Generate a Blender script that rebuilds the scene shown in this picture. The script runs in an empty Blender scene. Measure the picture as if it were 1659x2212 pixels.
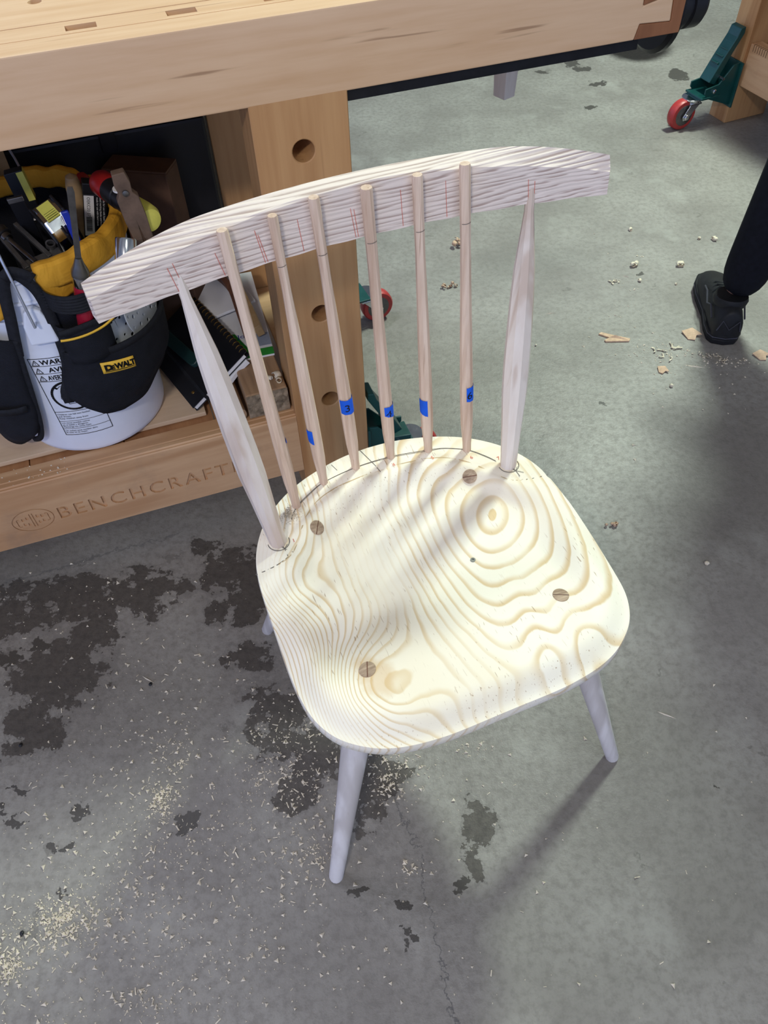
import bpy, bmesh, math, random
from mathutils import Vector, Matrix, Euler
from math import sin, cos, pi, radians as R, sqrt
random.seed(7)
S = bpy.context.scene
COL = S.collection

# ------------------------------------------------------------------ camera
cam_d = bpy.data.cameras.new('camera')
cam_d.sensor_fit = 'VERTICAL'; cam_d.sensor_height = 36.0
cam_d.lens = 36.0 * 1680 / 2212
cam_d.clip_start = 0.02
cam = bpy.data.objects.new('camera', cam_d); COL.objects.link(cam)
CR = Matrix(((0.99913683, 0.0415404, 0.0), (-0.03206006, 0.77111403, -0.63588938), (-0.0264151, 0.6353405, 0.77178021)))
cam.matrix_world = Matrix.Translation((0, 0, 1.28)) @ CR.to_4x4()
S.camera = cam
# ------------------------------------------------------------------ world, lamps, exposure
S.view_settings.view_transform = 'Standard'; S.view_settings.look = 'None'
S.view_settings.gamma = 1.0; S.view_settings.use_curve_mapping = False
S.view_settings.exposure = 0.0
W = bpy.data.worlds.new('world'); S.world = W; W.use_nodes = True
W.node_tree.nodes['Background'].inputs[0].default_value = (0.44, 0.57, 1.0, 1)
W.node_tree.nodes['Background'].inputs[1].default_value = 1.4

def lamp(name, loc, target, size, power, color, spin=None):
    d = bpy.data.lights.new(name, 'AREA'); d.shape = 'RECTANGLE'
    d.size, d.size_y = size; d.energy = power; d.color = color
    o = bpy.data.objects.new(name, d); COL.objects.link(o)
    o.location = loc
    o.rotation_euler = (Vector(target) - Vector(loc)).to_track_quat('-Z', 'Y').to_euler()
    if spin is not None: o.rotation_euler = (0, 0, R(spin))
    return o
lamp('shop_light', (1.50, 2.85, 2.95), (1.0, 1.9, 0), (0.45, 0.25), 132, (0.84, 1.0, 0.88))
lamp('shop_light', (-1.35, 1.85, 2.95), (-0.9, 1.4, 0), (0.9, 0.08), 28, (0.80, 0.84, 1.0), 43)
lamp('shop_light', (-0.60, -1.95, 2.95), (-0.2, -0.5, 0.5), (0.4, 0.2), 46, (1.0, 0.94, 0.88))
lamp('shop_light', (0.95, -0.55, 2.95), (0.9, -0.3, 0), (0.5, 0.2), 8, (0.92, 1.0, 0.92))

# ------------------------------------------------------------------ geometry helpers
class G:
    def __init__(s): s.v = []; s.f = []; s.m = []; s.sm = []
    def add(s, vs, fs, mat=0, smooth=False, M=None):
        b = len(s.v)
        s.v += [tuple(M @ Vector(p)) if M is not None else tuple(p) for p in vs]
        for f in fs:
            s.f.append(tuple(b + i for i in f)); s.m.append(mat); s.sm.append(smooth)
        return s
    def box(s, lo, hi, mat=0, M=None):
        (a, b, c), (d, e, f) = lo, hi
        vs = [(a,b,c),(d,b,c),(d,e,c),(a,e,c),(a,b,f),(d,b,f),(d,e,f),(a,e,f)]
        return s.add(vs, [(0,3,2,1),(4,5,6,7),(0,1,5,4),(1,2,6,5),(2,3,7,6),(3,0,4,7)], mat, False, M)
    def tube(s, path, rad, n=12, mat=0, smooth=True, caps=True, M=None, ref=None, flat=1.0):
        path = [Vector(p) for p in path]
        if not hasattr(rad, '__len__'): rad = [rad] * len(path)
        vs = []; fs = []
        t0 = (path[1] - path[0]).normalized()
        up = Vector(ref) if ref else (Vector((0,0,1)) if abs(t0.z) < .9 else Vector((1,0,0)))
        a = (up - t0 * up.dot(t0)).normalized()
        for i, p in enumerate(path):
            t = (path[min(i+1, len(path)-1)] - path[max(i-1, 0)]).normalized()
            a = (a - t * a.dot(t)).normalized(); b = t.cross(a)
            for k in range(n):
                w = 2 * pi * k / n
                vs.append(p + (a * cos(w) + b * sin(w) * flat) * rad[i])
        for i in range(len(path) - 1):
            for k in range(n):
                q = (k + 1) % n
                fs.append((i*n+k, i*n+q, (i+1)*n+q, (i+1)*n+k))
        if caps:
            fs.append(tuple(range(n-1, -1, -1))); fs.append(tuple((len(path)-1)*n + k for k in range(n)))
        return s.add(vs, fs, mat, smooth, M)
    def lathe(s, prof, n=24, mat=0, smooth=True, M=None, cap=True):
        vs = []; fs = []
        for (r, z) in prof:
            for k in range(n): vs.append((r*cos(2*pi*k/n), r*sin(2*pi*k/n), z))
        for i in range(len(prof)-1):
            for k in range(n):
                q = (k+1) % n; fs.append((i*n+k, i*n+q, (i+1)*n+q, (i+1)*n+k))
        if cap:
            fs.append(tuple(range(n-1, -1, -1))); fs.append(tuple((len(prof)-1)*n + k for k in range(n)))
        return s.add(vs, fs, mat, smooth, M)
    def prism(s, poly, z0, z1, mat=0, smooth=False, M=None):
        n = len(poly)
        vs = [(x, y, z0) for x, y in poly] + [(x, y, z1) for x, y in poly]
        fs = [tuple(range(n-1, -1, -1)), tuple(range(n, 2*n))] + [(i, (i+1) % n, n+(i+1) % n, n+i) for i in range(n)]
        return s.add(vs, fs, mat, smooth, M)
    def sheet(s, fn, nu, nv, mat=0, smooth=True, M=None):
        vs = [fn(i/nu, j/nv) for j in range(nv+1) for i in range(nu+1)]
        fs = [(j*(nu+1)+i, j*(nu+1)+i+1, (j+1)*(nu+1)+i+1, (j+1)*(nu+1)+i) for j in range(nv) for i in range(nu)]
        return s.add(vs, fs, mat, smooth, M)
    def sphere(s, c, r, n=14, m=8, mat=0, sc=(1,1,1), M=None):
        prof = [(max(1e-4, sin(pi*i/m)) * 1.0, -cos(pi*i/m)) for i in range(m+1)]
        T = Matrix.Translation(c) @ Matrix.Diagonal((r*sc[0], r*sc[1], r*sc[2], 1))
        if M is not None: T = M @ T
        return s.lathe(prof, n, mat, True, T)

def T(loc=(0,0,0), rot=(0,0,0), sc=(1,1,1)):
    return Matrix.Translation(loc) @ Euler(rot).to_matrix().to_4x4() @ Matrix.Diagonal((*sc, 1))

def obj(name, g, mats, parent=None, bevel=0, seg=2, label=None, cat=None, group=None, kind=None, loc=None, rot=None, solid=0, angle=35):
    me = bpy.data.meshes.new(name)
    me.from_pydata(g.v, [], g.f); me.update()
    if not isinstance(mats, (list, tuple)): mats = [mats]
    for m in mats: me.materials.append(m)
    me.polygons.foreach_set('material_index', g.m)
    me.polygons.foreach_set('use_smooth', g.sm)
    if any(g.sm): me.set_sharp_from_angle(angle=R(angle))
    o = bpy.data.objects.new(name, me); COL.objects.link(o)
    if parent: o.parent = parent
    if loc: o.location = loc
    if rot: o.rotation_euler = rot
    if solid:
        md = o.modifiers.new('solid', 'SOLIDIFY'); md.thickness = solid; md.offset = 0
    if bevel:
        md = o.modifiers.new('bevel', 'BEVEL'); md.width = bevel; md.segments = seg; md.limit_method = 'ANGLE'; md.angle_limit = R(40)
        md.harden_normals = False
    tag(o, label, cat, group, kind)
    return o
def tag(o, label=None, cat=None, group=None, kind=None):
    if label: o['label'] = label
    if cat: o['category'] = cat
    if group: o['group'] = group
    if kind: o['kind'] = kind
def thing(name, label, cat, loc=(0,0,0), rotz=0, group=None, rot=None):
    o = bpy.data.objects.new(name, None); COL.objects.link(o); o.empty_display_size = .05
    o.location = loc; o.rotation_euler = rot if rot else (0, 0, rotz)
    tag(o, label, cat, group); return o
def cut(o, cutters):
    """boolean difference with a cutter G, baked into the mesh"""
    me = bpy.data.meshes.new('cutter'); me.from_pydata(cutters.v, [], cutters.f); me.update()
    c = bpy.data.objects.new('cutter', me); COL.objects.link(c)
    c.parent = o.parent
    md = o.modifiers.new('cut', 'BOOLEAN'); md.object = c; md.operation = 'DIFFERENCE'; md.solver = 'EXACT'
    bpy.context.view_layer.update()
    dg = bpy.context.evaluated_depsgraph_get()
    new = bpy.data.meshes.new_from_object(o.evaluated_get(dg))
    o.modifiers.clear(); old = o.data; o.data = new; new.name = old.name
    bpy.data.objects.remove(c); bpy.data.meshes.remove(me)
    return o
def text_g(body, size, g=None, mat=0, M=None, fn=None, extrude=0.0, align='LEFT', space=1.0, bold=0.0, xs=1.0):
    cu = bpy.data.curves.new('txt', 'FONT'); cu.body = body; cu.size = size; cu.extrude = extrude
    cu.align_x = align; cu.space_character = space; cu.offset = bold; cu.resolution_u = 3
    to = bpy.data.objects.new('txt', cu); COL.objects.link(to)
    bpy.context.view_layer.update()
    me = bpy.data.meshes.new_from_object(to.evaluated_get(bpy.context.evaluated_depsgraph_get()))
    vs = [(v.co.x * xs, v.co.y, v.co.z) for v in me.vertices]; fs = [tuple(p.vertices) for p in me.polygons]
    bpy.data.objects.remove(to); bpy.data.curves.remove(cu); bpy.data.meshes.remove(me)
    if fn: vs = [fn(*v) for v in vs]
    g = g or G(); g.add(vs, fs, mat, False, M); return g

# ------------------------------------------------------------------ node helpers
def lin(r, g, b):
    f = lambda c: ((c/255+0.055)/1.055)**2.4 if c > 10 else c/255/12.92
    return (f(r), f(g), f(b), 1)
class N:
    def __init__(s, name):
        s.m = bpy.data.materials.new(name); s.m.use_nodes = True
        s.t = s.m.node_tree; s.b = s.t.nodes['Principled BSDF']; s.tc = None
    def nd(s, typ, **kw):
        n = s.t.nodes.new(typ)
        for k, v in kw.items(): setattr(n, k, v)
        return n
    def put(s, sock, v):
        if hasattr(v, 'node'): s.t.links.new(v, sock)
        elif v is not None: sock.default_value = v
    def m_(s, op, a, b=None, c=None, clamp=False):
        n = s.nd('ShaderNodeMath', operation=op, use_clamp=clamp)
        s.put(n.inputs[0], a); s.put(n.inputs[1], b); s.put(n.inputs[2], c); return n.outputs[0]
    def vm(s, op, a, b=None):
        n = s.nd('ShaderNodeVectorMath', operation=op); s.put(n.inputs[0], a); s.put(n.inputs[1], b)
        return n.outputs['Value'] if op in ('LENGTH', 'DOT_PRODUCT', 'DISTANCE') else n.outputs[0]
    def oc(s):
        if not s.tc: s.tc = s.nd('ShaderNodeTexCoord')
        return s.tc.outputs['Object']
    def mp(s, v, loc=(0,0,0), rot=(0,0,0), sc=(1,1,1), typ='POINT'):
        n = s.nd('ShaderNodeMapping', vector_type=typ); s.put(n.inputs[0], v)
        n.inputs[1].default_value = loc; n.inputs[2].default_value = rot; n.inputs[3].default_value = sc; return n.outputs[0]
    def noise(s, v, scale=5, detail=3, rough=.5, dist=0, col=False):
        n = s.nd('ShaderNodeTexNoise'); s.put(n.inputs['Vector'], v); n.inputs['Scale'].default_value = scale
        n.inputs['Detail'].default_value = detail; n.inputs['Roughness'].default_value = rough; n.inputs['Distortion'].default_value = dist
        return n.outputs['Color' if col else 'Fac']
    def mr(s, v, a, b, c=0.0, d=1.0, smooth=True):
        n = s.nd('ShaderNodeMapRange', interpolation_type='SMOOTHSTEP' if smooth else 'LINEAR')
        s.put(n.inputs[0], v)
        for i, x in enumerate((a, b, c, d)): s.put(n.inputs[i+1], x)
        return n.outputs[0]
    def mix(s, f, a, b, mode='MIX'):
        n = s.nd('ShaderNodeMix', data_type='RGBA', blend_type=mode)
        s.put(n.inputs[0], f); s.put(n.inputs[6], a); s.put(n.inputs[7], b); return n.outputs[2]
    def sep(s, v):
        n = s.nd('ShaderNodeSeparateXYZ'); s.put(n.inputs[0], v); return n.outputs
    def comb(s, x, y, z):
        n = s.nd('ShaderNodeCombineXYZ'); s.put(n.inputs[0], x); s.put(n.inputs[1], y); s.put(n.inputs[2], z); return n.outputs[0]
    def bump(s, h, strength=.3, dist=.002):
        n = s.nd('ShaderNodeBump'); n.inputs['Strength'].default_value = strength; n.inputs['Distance'].default_value = dist
        s.put(n.inputs['Height'], h); s.t.links.new(n.outputs[0], s.b.inputs['Normal'])
    def out(s, col, rough=.6, metal=0, spec=.4):
        s.put(s.b.inputs['Base Color'], col); s.put(s.b.inputs['Roughness'], rough)
        s.put(s.b.inputs['Metallic'], metal); s.put(s.b.inputs['Specular IOR Level'], spec); return s.m

def plain(name, col, rough=.5, metal=0, spec=.5, var=.06, scale=40, bump=0, bscale=200, coat=0):
    n = N(name); f = n.noise(n.oc(), scale, 4, .6)
    k = n.mr(f, .3, .7, 1-var*2, 1+var*2, False)
    c = n.mix(1.0, col, n.comb(k, k, k), 'MULTIPLY')
    if bump: n.bump(n.noise(n.oc(), bscale, 3, .6), bump, .001)
    if coat: n.b.inputs['Coat Weight'].default_value = coat
    return n.out(c, n.mr(f, .2, .8, max(.02, rough-.08), rough+.08, False), metal, spec)
def wood(name, c1, c2, axis='X', fine=70, coarse=9, stretch=14, contrast=1.0, fleck=.0, fcol=None, rough=.55, bump=.15, rings=0.0, spec=.35, dirt=0.0):
    n = N(name)
    sc = {'X': (1/stretch, 1, 1), 'Y': (1, 1/stretch, 1), 'Z': (1, 1, 1/stretch)}[axis]
    v = n.mp(n.oc(), (0,0,0), (0,0,0), sc)
    a = n.noise(v, fine, 3, .6); b = n.noise(v, coarse, 3, .55, .6)
    f = n.m_('ADD', n.m_('MULTIPLY', a, .5), n.m_('MULTIPLY', b, .5))
    if rings:
        w = n.m_('FRACT', n.m_('MULTIPLY', b, rings))
        rg = n.m_('MULTIPLY', n.mr(w, .55, .85, 0, .26), n.mr(w, .86, .99, 1, 0))
        f = n.m_('ADD', n.m_('MULTIPLY', f, .85), rg)
    f = n.mr(f, .5-.22/contrast, .5+.22/contrast, 0, 1)
    c = n.mix(f, c1, c2)
    if fleck:
        sc2 = tuple(x*.6 if x < 1 else x for x in sc)
        fl = n.noise(n.mp(n.oc(), (.3,.7,.1), (0,0,0), sc2), fine*1.6, 2, .5)
        c = n.mix(n.mr(fl, .66, .76, 0, fleck), c, fcol or c2)
    if dirt:
        d = n.noise(n.oc(), 7, 5, .65)
        c = n.mix(n.mr(d, .5, .75, 0, dirt), c, lin(120, 104, 92))
    n.bump(a, bump, .0008)
    return n.out(c, rough, 0, spec)

# ------------------------------------------------------------------ materials
maple = wood('maple', lin(222,188,152), lin(204,164,124), 'X', 60, 7, 12, 1.0, .55, lin(120,80,52), .5)
maple_z = wood('maple_leg', lin(200,156,108), lin(170,122,78), 'Z', 55, 9, 16, 1.0, .35, lin(120,78,48), .5, .12, 2.2)
maple_y = wood('maple_boards', lin(176,130,92), lin(150,104,72), 'Y', 60, 8, 12, 1.0, .2, lin(120,80,52), .55)
rail_m = wood('maple_rail', lin(208,168,128), lin(184,140,100), 'X', 60, 6, 9, 1.0, .25, lin(120,78,48), .5, .12, 2.0, .35, .35)
walnut = wood('brown_end_cap', lin(150,100,66), lin(118,74,46), 'Z', 60, 9, 10, 1.0, .2, lin(80,48,30), .5)
ply = wood('plywood', lin(222,196,166), lin(200,170,138), 'X', 50, 5, 6, .9, .1, None, .6)
def oak_crest():
    n = N('red_oak'); oc = n.oc()
    p = n.sep(oc); b = n.noise(n.mp(oc, (2,1,4), (0,0,0), (1/14, .5, 1)), 60, 3, .6)
    w1 = n.noise(n.mp(oc, (0,0,0), (0,0,0), (1/9, .6, 1)), 42, 2, .5); w2 = n.noise(n.mp(oc, (5,5,5), (0,0,0), (1/30, .6, 1)), 300, 1, .5)
    ph = n.m_('ADD', n.m_('MULTIPLY', p[2], 1150), n.m_('MULTIPLY', p[1], 620))
    ph = n.m_('ADD', ph, n.m_('ADD', n.m_('MULTIPLY', w1, 16), n.m_('MULTIPLY', w2, 5)))
    a = n.m_('MULTIPLY_ADD', n.m_('SINE', ph), .5, .5)
    line = n.mr(a, .45, 1.0, 0, 1)
    c = n.mix(n.m_('MULTIPLY', line, n.mr(w2, .35, .62, .15, .95)), lin(230,215,203), lin(172,150,139))
    c = n.mix(n.mr(b, .5, .7, 0, .3), c, lin(222,204,192))
    n.bump(n.m_('MULTIPLY', a, -1), .5, .0012)
    return n.out(c, .62, 0, .3)
oak = oak_crest()
oak_z = wood('red_oak_spindle', lin(228,204,182), lin(194,164,140), 'Z', 190, 50, 22, 1.1, .55, lin(150,112,84), .6, .2)
post_m = wood('pale_maple', lin(232,221,209), lin(204,184,167), 'Z', 70, 16, 12, .9, .12, lin(150,124,104), .6, .12, 3.0)
leg_m = wood('pale_maple_leg', lin(222,216,212), lin(190,182,176), 'Z', 70, 16, 14, .9, .15, lin(150,130,114), .6, .12, 1.6)
tenon_m = wood('end_grain', lin(196,172,146), lin(136,112,92), 'X', 260, 90, 7, 1.2, .5, lin(96,76,62), .7)
old_wood = wood('weathered_timber', lin(176,142,108), lin(120,94,72), 'Y', 60, 12, 14, 1.2, .5, lin(86,66,50), .75, .3)
rough_end = plain('rough_sawn_end', lin(132,116,96), .85, 0, .2, .3, 60, .8, 90)
bark = plain('bark', lin(96,80,64), .85, 0, .2, .3, 60, .8, 90)
tan_wood = wood('bent_tan_wood', lin(176,146,104), lin(146,116,78), 'X', 50, 8, 12)
dark_wood = wood('dark_brown_wood', lin(120,82,62), lin(88,56,44), 'Z', 60, 10, 10)
cardboard = plain('cardboard', lin(92,68,54), .8, 0, .2, .08)
black_pl = plain('black_plastic', lin(22,22,26), .45, 0, .4, .1)
black_fab = N('black_canvas')
_w = black_fab.nd('ShaderNodeTexWave', wave_type='BANDS', bands_direction='DIAGONAL'); black_fab.put(_w.inputs[0], black_fab.oc()); _w.inputs['Scale'].default_value = 260; _w.inputs['Distortion'].default_value = 1
black_fab.bump(_w.outputs['Fac'], .5, .001)
black_fab = black_fab.out(black_fab.mix(black_fab.noise(black_fab.oc(), 30, 4), lin(14,15,19), lin(34,36,44)), .85, 0, .25)
webbing = plain('black_webbing', lin(26,27,32), .8, 0, .3, .2, 120, .6, 500)
yellow_fab = N('yellow_canvas'); yellow_fab.bump(yellow_fab.noise(yellow_fab.oc(), 22, 3, .6, .5), .9, .006)
yellow_fab = yellow_fab.out(yellow_fab.mix(yellow_fab.noise(yellow_fab.oc(), 40, 3), lin(226,168,56), lin(206,146,40)), .8, 0, .2)
yellow_tag = plain('yellow_label', lin(240,190,60), .6)
bucket_m = plain('white_bucket_plastic', lin(226,230,240), .32, 0, .5, .03, 9)
ink = plain('black_ink', lin(18,18,20), .6, 0, .2, .02)
red_ink = plain('red_pencil', lin(206,110,92), .8, 0, .1, .1)
pencil = plain('pencil_graphite', lin(104,98,94), .7, 0, .2, .2, 300)
galv = plain('galvanised_wire', lin(186,192,204), .35, .7, .5, .03)
chrome = plain('chrome', lin(210,212,216), .16, 1.0, .5, .02)
steel = plain('grey_steel', lin(120,118,116), .32, 1.0, .5, .08)
dark_steel = plain('dark_steel', lin(104,102,100), .42, .75, .5, .12, 60)
black_steel = plain('black_steel', lin(34,34,38), .4, .6, .5, .1)
green_paint = plain('green_paint', lin(14,68,66), .38, 0, .5, .06)
red_rubber = plain('red_wheel', lin(168,50,48), .42, 0, .5, .1)
red_pl = plain('red_plastic', lin(158,26,48), .32, 0, .5, .05)
dark_red = plain('dark_red', lin(150,24,26), .35, 0, .5, .05)
blue_pl = plain('blue_plastic', lin(14,40,150), .3, 0, .5, .05)
blue_tape = plain('blue_tape', lin(24,92,214), .7, 0, .2, .06, 120, .4, 400)
yellow_pl = plain('yellow_nylon', lin(206,200,92), .5, 0, .4, .06)
gold = plain('brass', lin(190,150,80), .3, 1.0)
white_m = plain('white_paper', lin(232,230,228), .75, 0, .2, .02)
white_board = plain('white_board', lin(222,222,228), .5, 0, .4, .03, 4)
grey_pad = plain('grey_plastic_pad', lin(176,180,182), .5, 0, .4, .04)
green_cov = plain('green_cover', lin(40,140,52), .45, 0, .4, .08)
blue_grey = plain('blue_grey_paper', lin(140,150,170), .6)
green_dark = plain('dark_green_handle', lin(16,46,46), .5)
leather = plain('brown_leather', lin(104,84,70), .7, 0, .3, .15, 40, .4, 120)
denim = plain('black_trousers', lin(20,21,28), .9, 0, .15, .15, 80, .4, 500)
shoe_m = plain('black_shoe', lin(26,26,28), .6, 0, .3, .15, 60, .3, 260)
shoe_t = plain('shoe_trim', lin(62,62,70), .6, 0, .3, .1)
sole_m = plain('black_sole', lin(18,18,20), .7, 0, .3, .1)
skin_m = plain('skin', lin(196,150,126), .55, 0, .4, .04)
shirt_m = plain('dark_shirt', lin(44,48,60), .9, 0, .15, .1, 60)
hair_m = plain('brown_hair', lin(52,38,28), .7)
shaving_m = plain('pale_wood_shaving', lin(216,204,182), .75, 0, .2, .1, 90)
shaving_p = plain('pinkish_wood_shaving', lin(196,166,140), .75, 0, .2, .1, 90)
wall_m = plain('painted_wall', lin(200,200,196), .8, 0, .2, .03, 3)

# ------------------------------------------------------------------ floor
def floor_material():
    n = N('stained_concrete'); oc = n.oc()
    d1 = n.vm('SUBTRACT', n.noise(oc, 9, 5, .68, 0, True), (.5, .5, .5))
    d2 = n.vm('SUBTRACT', n.noise(oc, 42, 4, .65, 0, True), (.5, .5, .5))
    def scale(v, k):
        q = n.nd('ShaderNodeVectorMath', operation='SCALE'); n.put(q.inputs[0], v); q.inputs['Scale'].default_value = k; return q.outputs[0]
    wv = n.vm('ADD', n.vm('ADD', oc, scale(d1, .135)), scale(d2, .045))
    def ell(cx, cy, rx, ry, rot=0, vec=wv):
        # mapping TEXTURE type = inverse transform: unit ellipse
        q = n.mp(vec, (cx, cy, 0), (0, 0, R(rot)), (rx, ry, 1), 'TEXTURE')
        return n.m_('SUBTRACT', 1.0, n.vm('LENGTH', q))
    acc = None
    for e in STAINS:
        x = ell(*e)
        acc = x if acc is None else n.m_('MAXIMUM', acc, x)
    holes = n.m_('ADD', n.m_('MULTIPLY', n.noise(oc, 30, 5, .7), .55), n.m_('MULTIPLY', n.noise(oc, 12, 4, .65), .45))
    s = n.m_('ADD', acc, n.mr(holes, .49, .60, 0, -.8))
    stain = n.mr(s, -.12, -.05, 0, 1)
    sm = None
    for e in SPOTS:
        x = ell(*e); sm = x if sm is None else n.m_('MAXIMUM', sm, x)
    spot = n.mr(sm, .0, .14, 0, 1)
    # small random blotches of damp
    bl = n.noise(wv, 15, 2, .5)
    blot = n.mr(bl, .715, .735, 0, .75)
    mott = n.noise(oc, 3.2, 6, .62)
    fine = n.noise(oc, 70, 5, .7)
    base = n.mix(n.mr(mott, .3, .7, 0, 1), lin(126,121,115), lin(151,147,140))
    base = n.mix(n.mr(fine, .4, .68, 0, .55), base, lin(110,105,99))
    pale = n.noise(oc, 6, 5, .6)
    base = n.mix(n.mr(pale, .55, .72, 0, .4), base, lin(166,164,156))
    damp = n.mix(n.mr(fine, .35, .7, 0, 1), lin(84,78,72), lin(68,63,58))
    fringe = n.mr(s, -.36, -.30, 0, .30)
    c = n.mix(fringe, base, lin(104,100,96))
    c = n.mix(n.m_('MULTIPLY', stain, .92), c, damp)
    c = n.mix(spot, c, lin(76,72,67))
    c = n.mix(n.m_('MULTIPLY', blot, .6), c, lin(92,88,82))
    # soft dark oval on the slab, and cracks
    dark_oval = n.mr(ell(*DARK_OVAL, vec=n.vm('ADD', oc, scale(d1, .05))), .05, .4, 0, .97)
    c = n.mix(dark_oval, c, lin(26,20,14))
    wob = scale(d2, .05)
    for (x0, y0, x1, y1, w, k) in CRACKS:
        L = sqrt((x1-x0)**2 + (y1-y0)**2); a = math.degrees(math.atan2(y1-y0, x1-x0))
        q = n.sep(n.mp(n.vm('ADD', n.vm('ADD', oc, scale(d1, .03)), wob), ((x0+x1)/2, (y0+y1)/2, 0), (0, 0, R(a)), (L/2, w, 1), 'TEXTURE'))
        line = n.m_('MULTIPLY', n.mr(n.m_('ABSOLUTE', q[1]), 0.2, 1.0, k, 0), n.mr(n.m_('ABSOLUTE', q[0]), .9, 1.0, 1, 0))
        c = n.mix(line, c, lin(62,62,66))
    n.bump(n.m_('ADD', n.m_('MULTIPLY', fine, .5), n.noise(oc, 190, 3, .7)), .35, .0025)
    rough = n.m_('ADD', n.mr(fine, .3, .7, .40, .55, False), n.m_('MULTIPLY', stain, .08))
    return n.out(c, rough, 0, .42)
# damp stains on the slab: centre x, y, half sizes, turn (metres, degrees)
STAINS = [(-0.63, 0.87, 0.177, 0.045, 0), (-0.469, 0.9, 0.075, 0.034, 0), (-0.736, 0.821, 0.082, 0.044, 0), (-0.304, 0.926, 0.061, 0.049, 0), (-0.377, 0.983, 0.039, 0.017, 0), (-0.319, 0.833, 0.027, 0.034, 0), (-0.276, 0.817, 0.024, 0.038, 0), (-0.56, 0.777, 0.046, 0.05, 0), (-0.614, 0.687, 0.09, 0.073, 0), (-0.64, 0.59, 0.058, 0.054, 0), (-0.255, 0.713, 0.047, 0.025, 0), (-0.205, 0.593, 0.061, 0.065, 0), (-0.147, 0.535, 0.063, 0.049, 0), (-0.049, 0.46, 0.038, 0.069, 0), (-0.025, 0.498, 0.047, 0.032, 0), (0.133, 0.408, 0.033, 0.035, 0), (0.122, 0.352, 0.02, 0.026, 0), (-0.627, 0.573, 0.049, 0.035, 0), (-0.489, 0.852, 0.055, 0.033, 0), (-0.254, 0.873, 0.046, 0.055, 0), (-0.164, 0.473, 0.031, 0.031, 0)]
SPOTS = [(-0.518, 0.459, 0.015, 0.011, 0), (-0.341, 0.427, 0.02, 0.015, 0), (-0.546, 0.401, 0.009, 0.009, 0), (-0.525, 0.406, 0.01, 0.01, 0), (-0.625, 0.488, 0.019, 0.007, 0), (-0.619, 0.445, 0.011, 0.006, 0), (-0.641, 0.454, 0.009, 0.008, 0), (-0.059, 0.317, 0.014, 0.009, 0), (0.009, 0.281, 0.011, 0.008, 0), (0.009, 0.239, 0.011, 0.007, 0), (0.09, 0.32, 0.011, 0.015, 0), (-0.002, 0.281, 0.01, 0.005, 0), (-0.517, 0.33, 0.009, 0.007, 0), (-0.666, 0.757, 0.02, 0.012, 0), (-0.706, 0.73, 0.026, 0.014, 0), (1.211, 3.185, 0.056, 0.057, 0), (0.874, 3.142, 0.032, 0.025, 0), (0.862, 3.273, 0.04, 0.027, 0), (0.588, 3.301, 0.033, 0.027, 0), (0.831, 3.321, 0.036, 0.027, 0), (0.901, 3.131, 0.014, 0.017, 0), (0.478, 2.618, 0.047, 0.02, 0), (0.529, 0.44, 0.005, 0.009, 0), (0.53, 1.364, 0.012, 0.01, 0), (0.693, 3.268, 0.022, 0.022, 0), (0.824, 2.925, 0.023, 0.019, 0), (1.423, 3.151, 0.024, 0.022, 0), (0.744, 1.886, 0.015, 0.011, 0)]
DARK_OVAL = (1.115, 3.45, 0.17, 0.16, 12)  # soft-edged dark oval below the bench end
CRACKS = [(-0.028, 0.522, 0.032, 0.356, 0.002, 0.5), (0.032, 0.356, 0.046, 0.251, 0.002, 0.5), (0.046, 0.251, 0.072, 0.125, 0.0022, 0.6), (-0.778, 0.908, -0.42, 1.024, 0.004, 0.35), (-0.012, 0.253, -0.073, 0.287, 0.001, 0.2), (0.856, 2.686, 1.369, 2.64, 0.003, 0.25), (0.242, 1.811, 0.563, 1.362, 0.002, 0.15)]
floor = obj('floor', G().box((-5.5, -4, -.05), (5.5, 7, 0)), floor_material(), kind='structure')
obj('ceiling', G().box((-5.5, -4, 3.1), (5.5, 7, 3.2)), wall_m, kind='structure')
obj('wall_back', G().box((-5.5, 7, 0), (5.5, 7.1, 3.1)), wall_m, kind='structure')
obj('wall_right', G().box((5.5, -4, 0), (5.6, 7, 3.1)), wall_m, kind='structure')

# ------------------------------------------------------------------ workbench (u along the bench, n away from the chair, z up)
BA = R(17.5)
UX, NX = Vector((cos(BA), sin(BA), 0)), Vector((-sin(BA), cos(BA), 0))
def BW(u, n, z): p = UX*u + NX*n; return Vector((p.x, p.y, z))
bench = thing('workbench', 'heavy maple workbench with dovetailed end and lettered lower rail behind the chair', 'workbench', BW(0, 1.1, 0), BA)
def bb(u0, u1, n0, n1, z0, z1): return G().box((u0, n0-1.1, z0), (u1, n1-1.1, z1))
F0 = 1.10
# front apron with a dovetailed end: light board fingers let into the brown cap
ap = obj('front_apron', G().prism([(-1.3,.817),(.772,.817),(.777,.838),(.830,.835),(.826,.872),(.777,.862),(.772,.922),(-1.3,.922)], 0, .046, M=Matrix(((1,0,0,0),(0,0,1,0),(0,1,0,0),(0,0,0,1)))), maple, bench, .002)
cap = G()
Mf = Matrix(((1,0,0,0),(0,0,1,0),(0,1,0,0),(0,0,0,1)))
cap.prism([(.7725,.817),(.850,.817),(.850,.922),(.7725,.922),(.7775,.8625),(.8268,.8725),(.8308,.8345),(.7775,.8375)], 0, .046, M=Mf)
cap.box((.7725, .046, .817), (.850, .56, .922))
obj('end_cap', cap, walnut, bench, .0015, label='brown dovetailed end cap')
strip = obj('dog_hole_strip', bb(-1.3, .772, 1.1475, 1.192, .825, .9215), maple, bench)
hg = G()
for k in range(-8, 6):
    c0 = -.007 + .128*k
    hg.box((c0-.0195, 1.157-1.1, .86), (c0+.0195, 1.176-1.1, .95))
cut(strip, hg)
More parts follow.
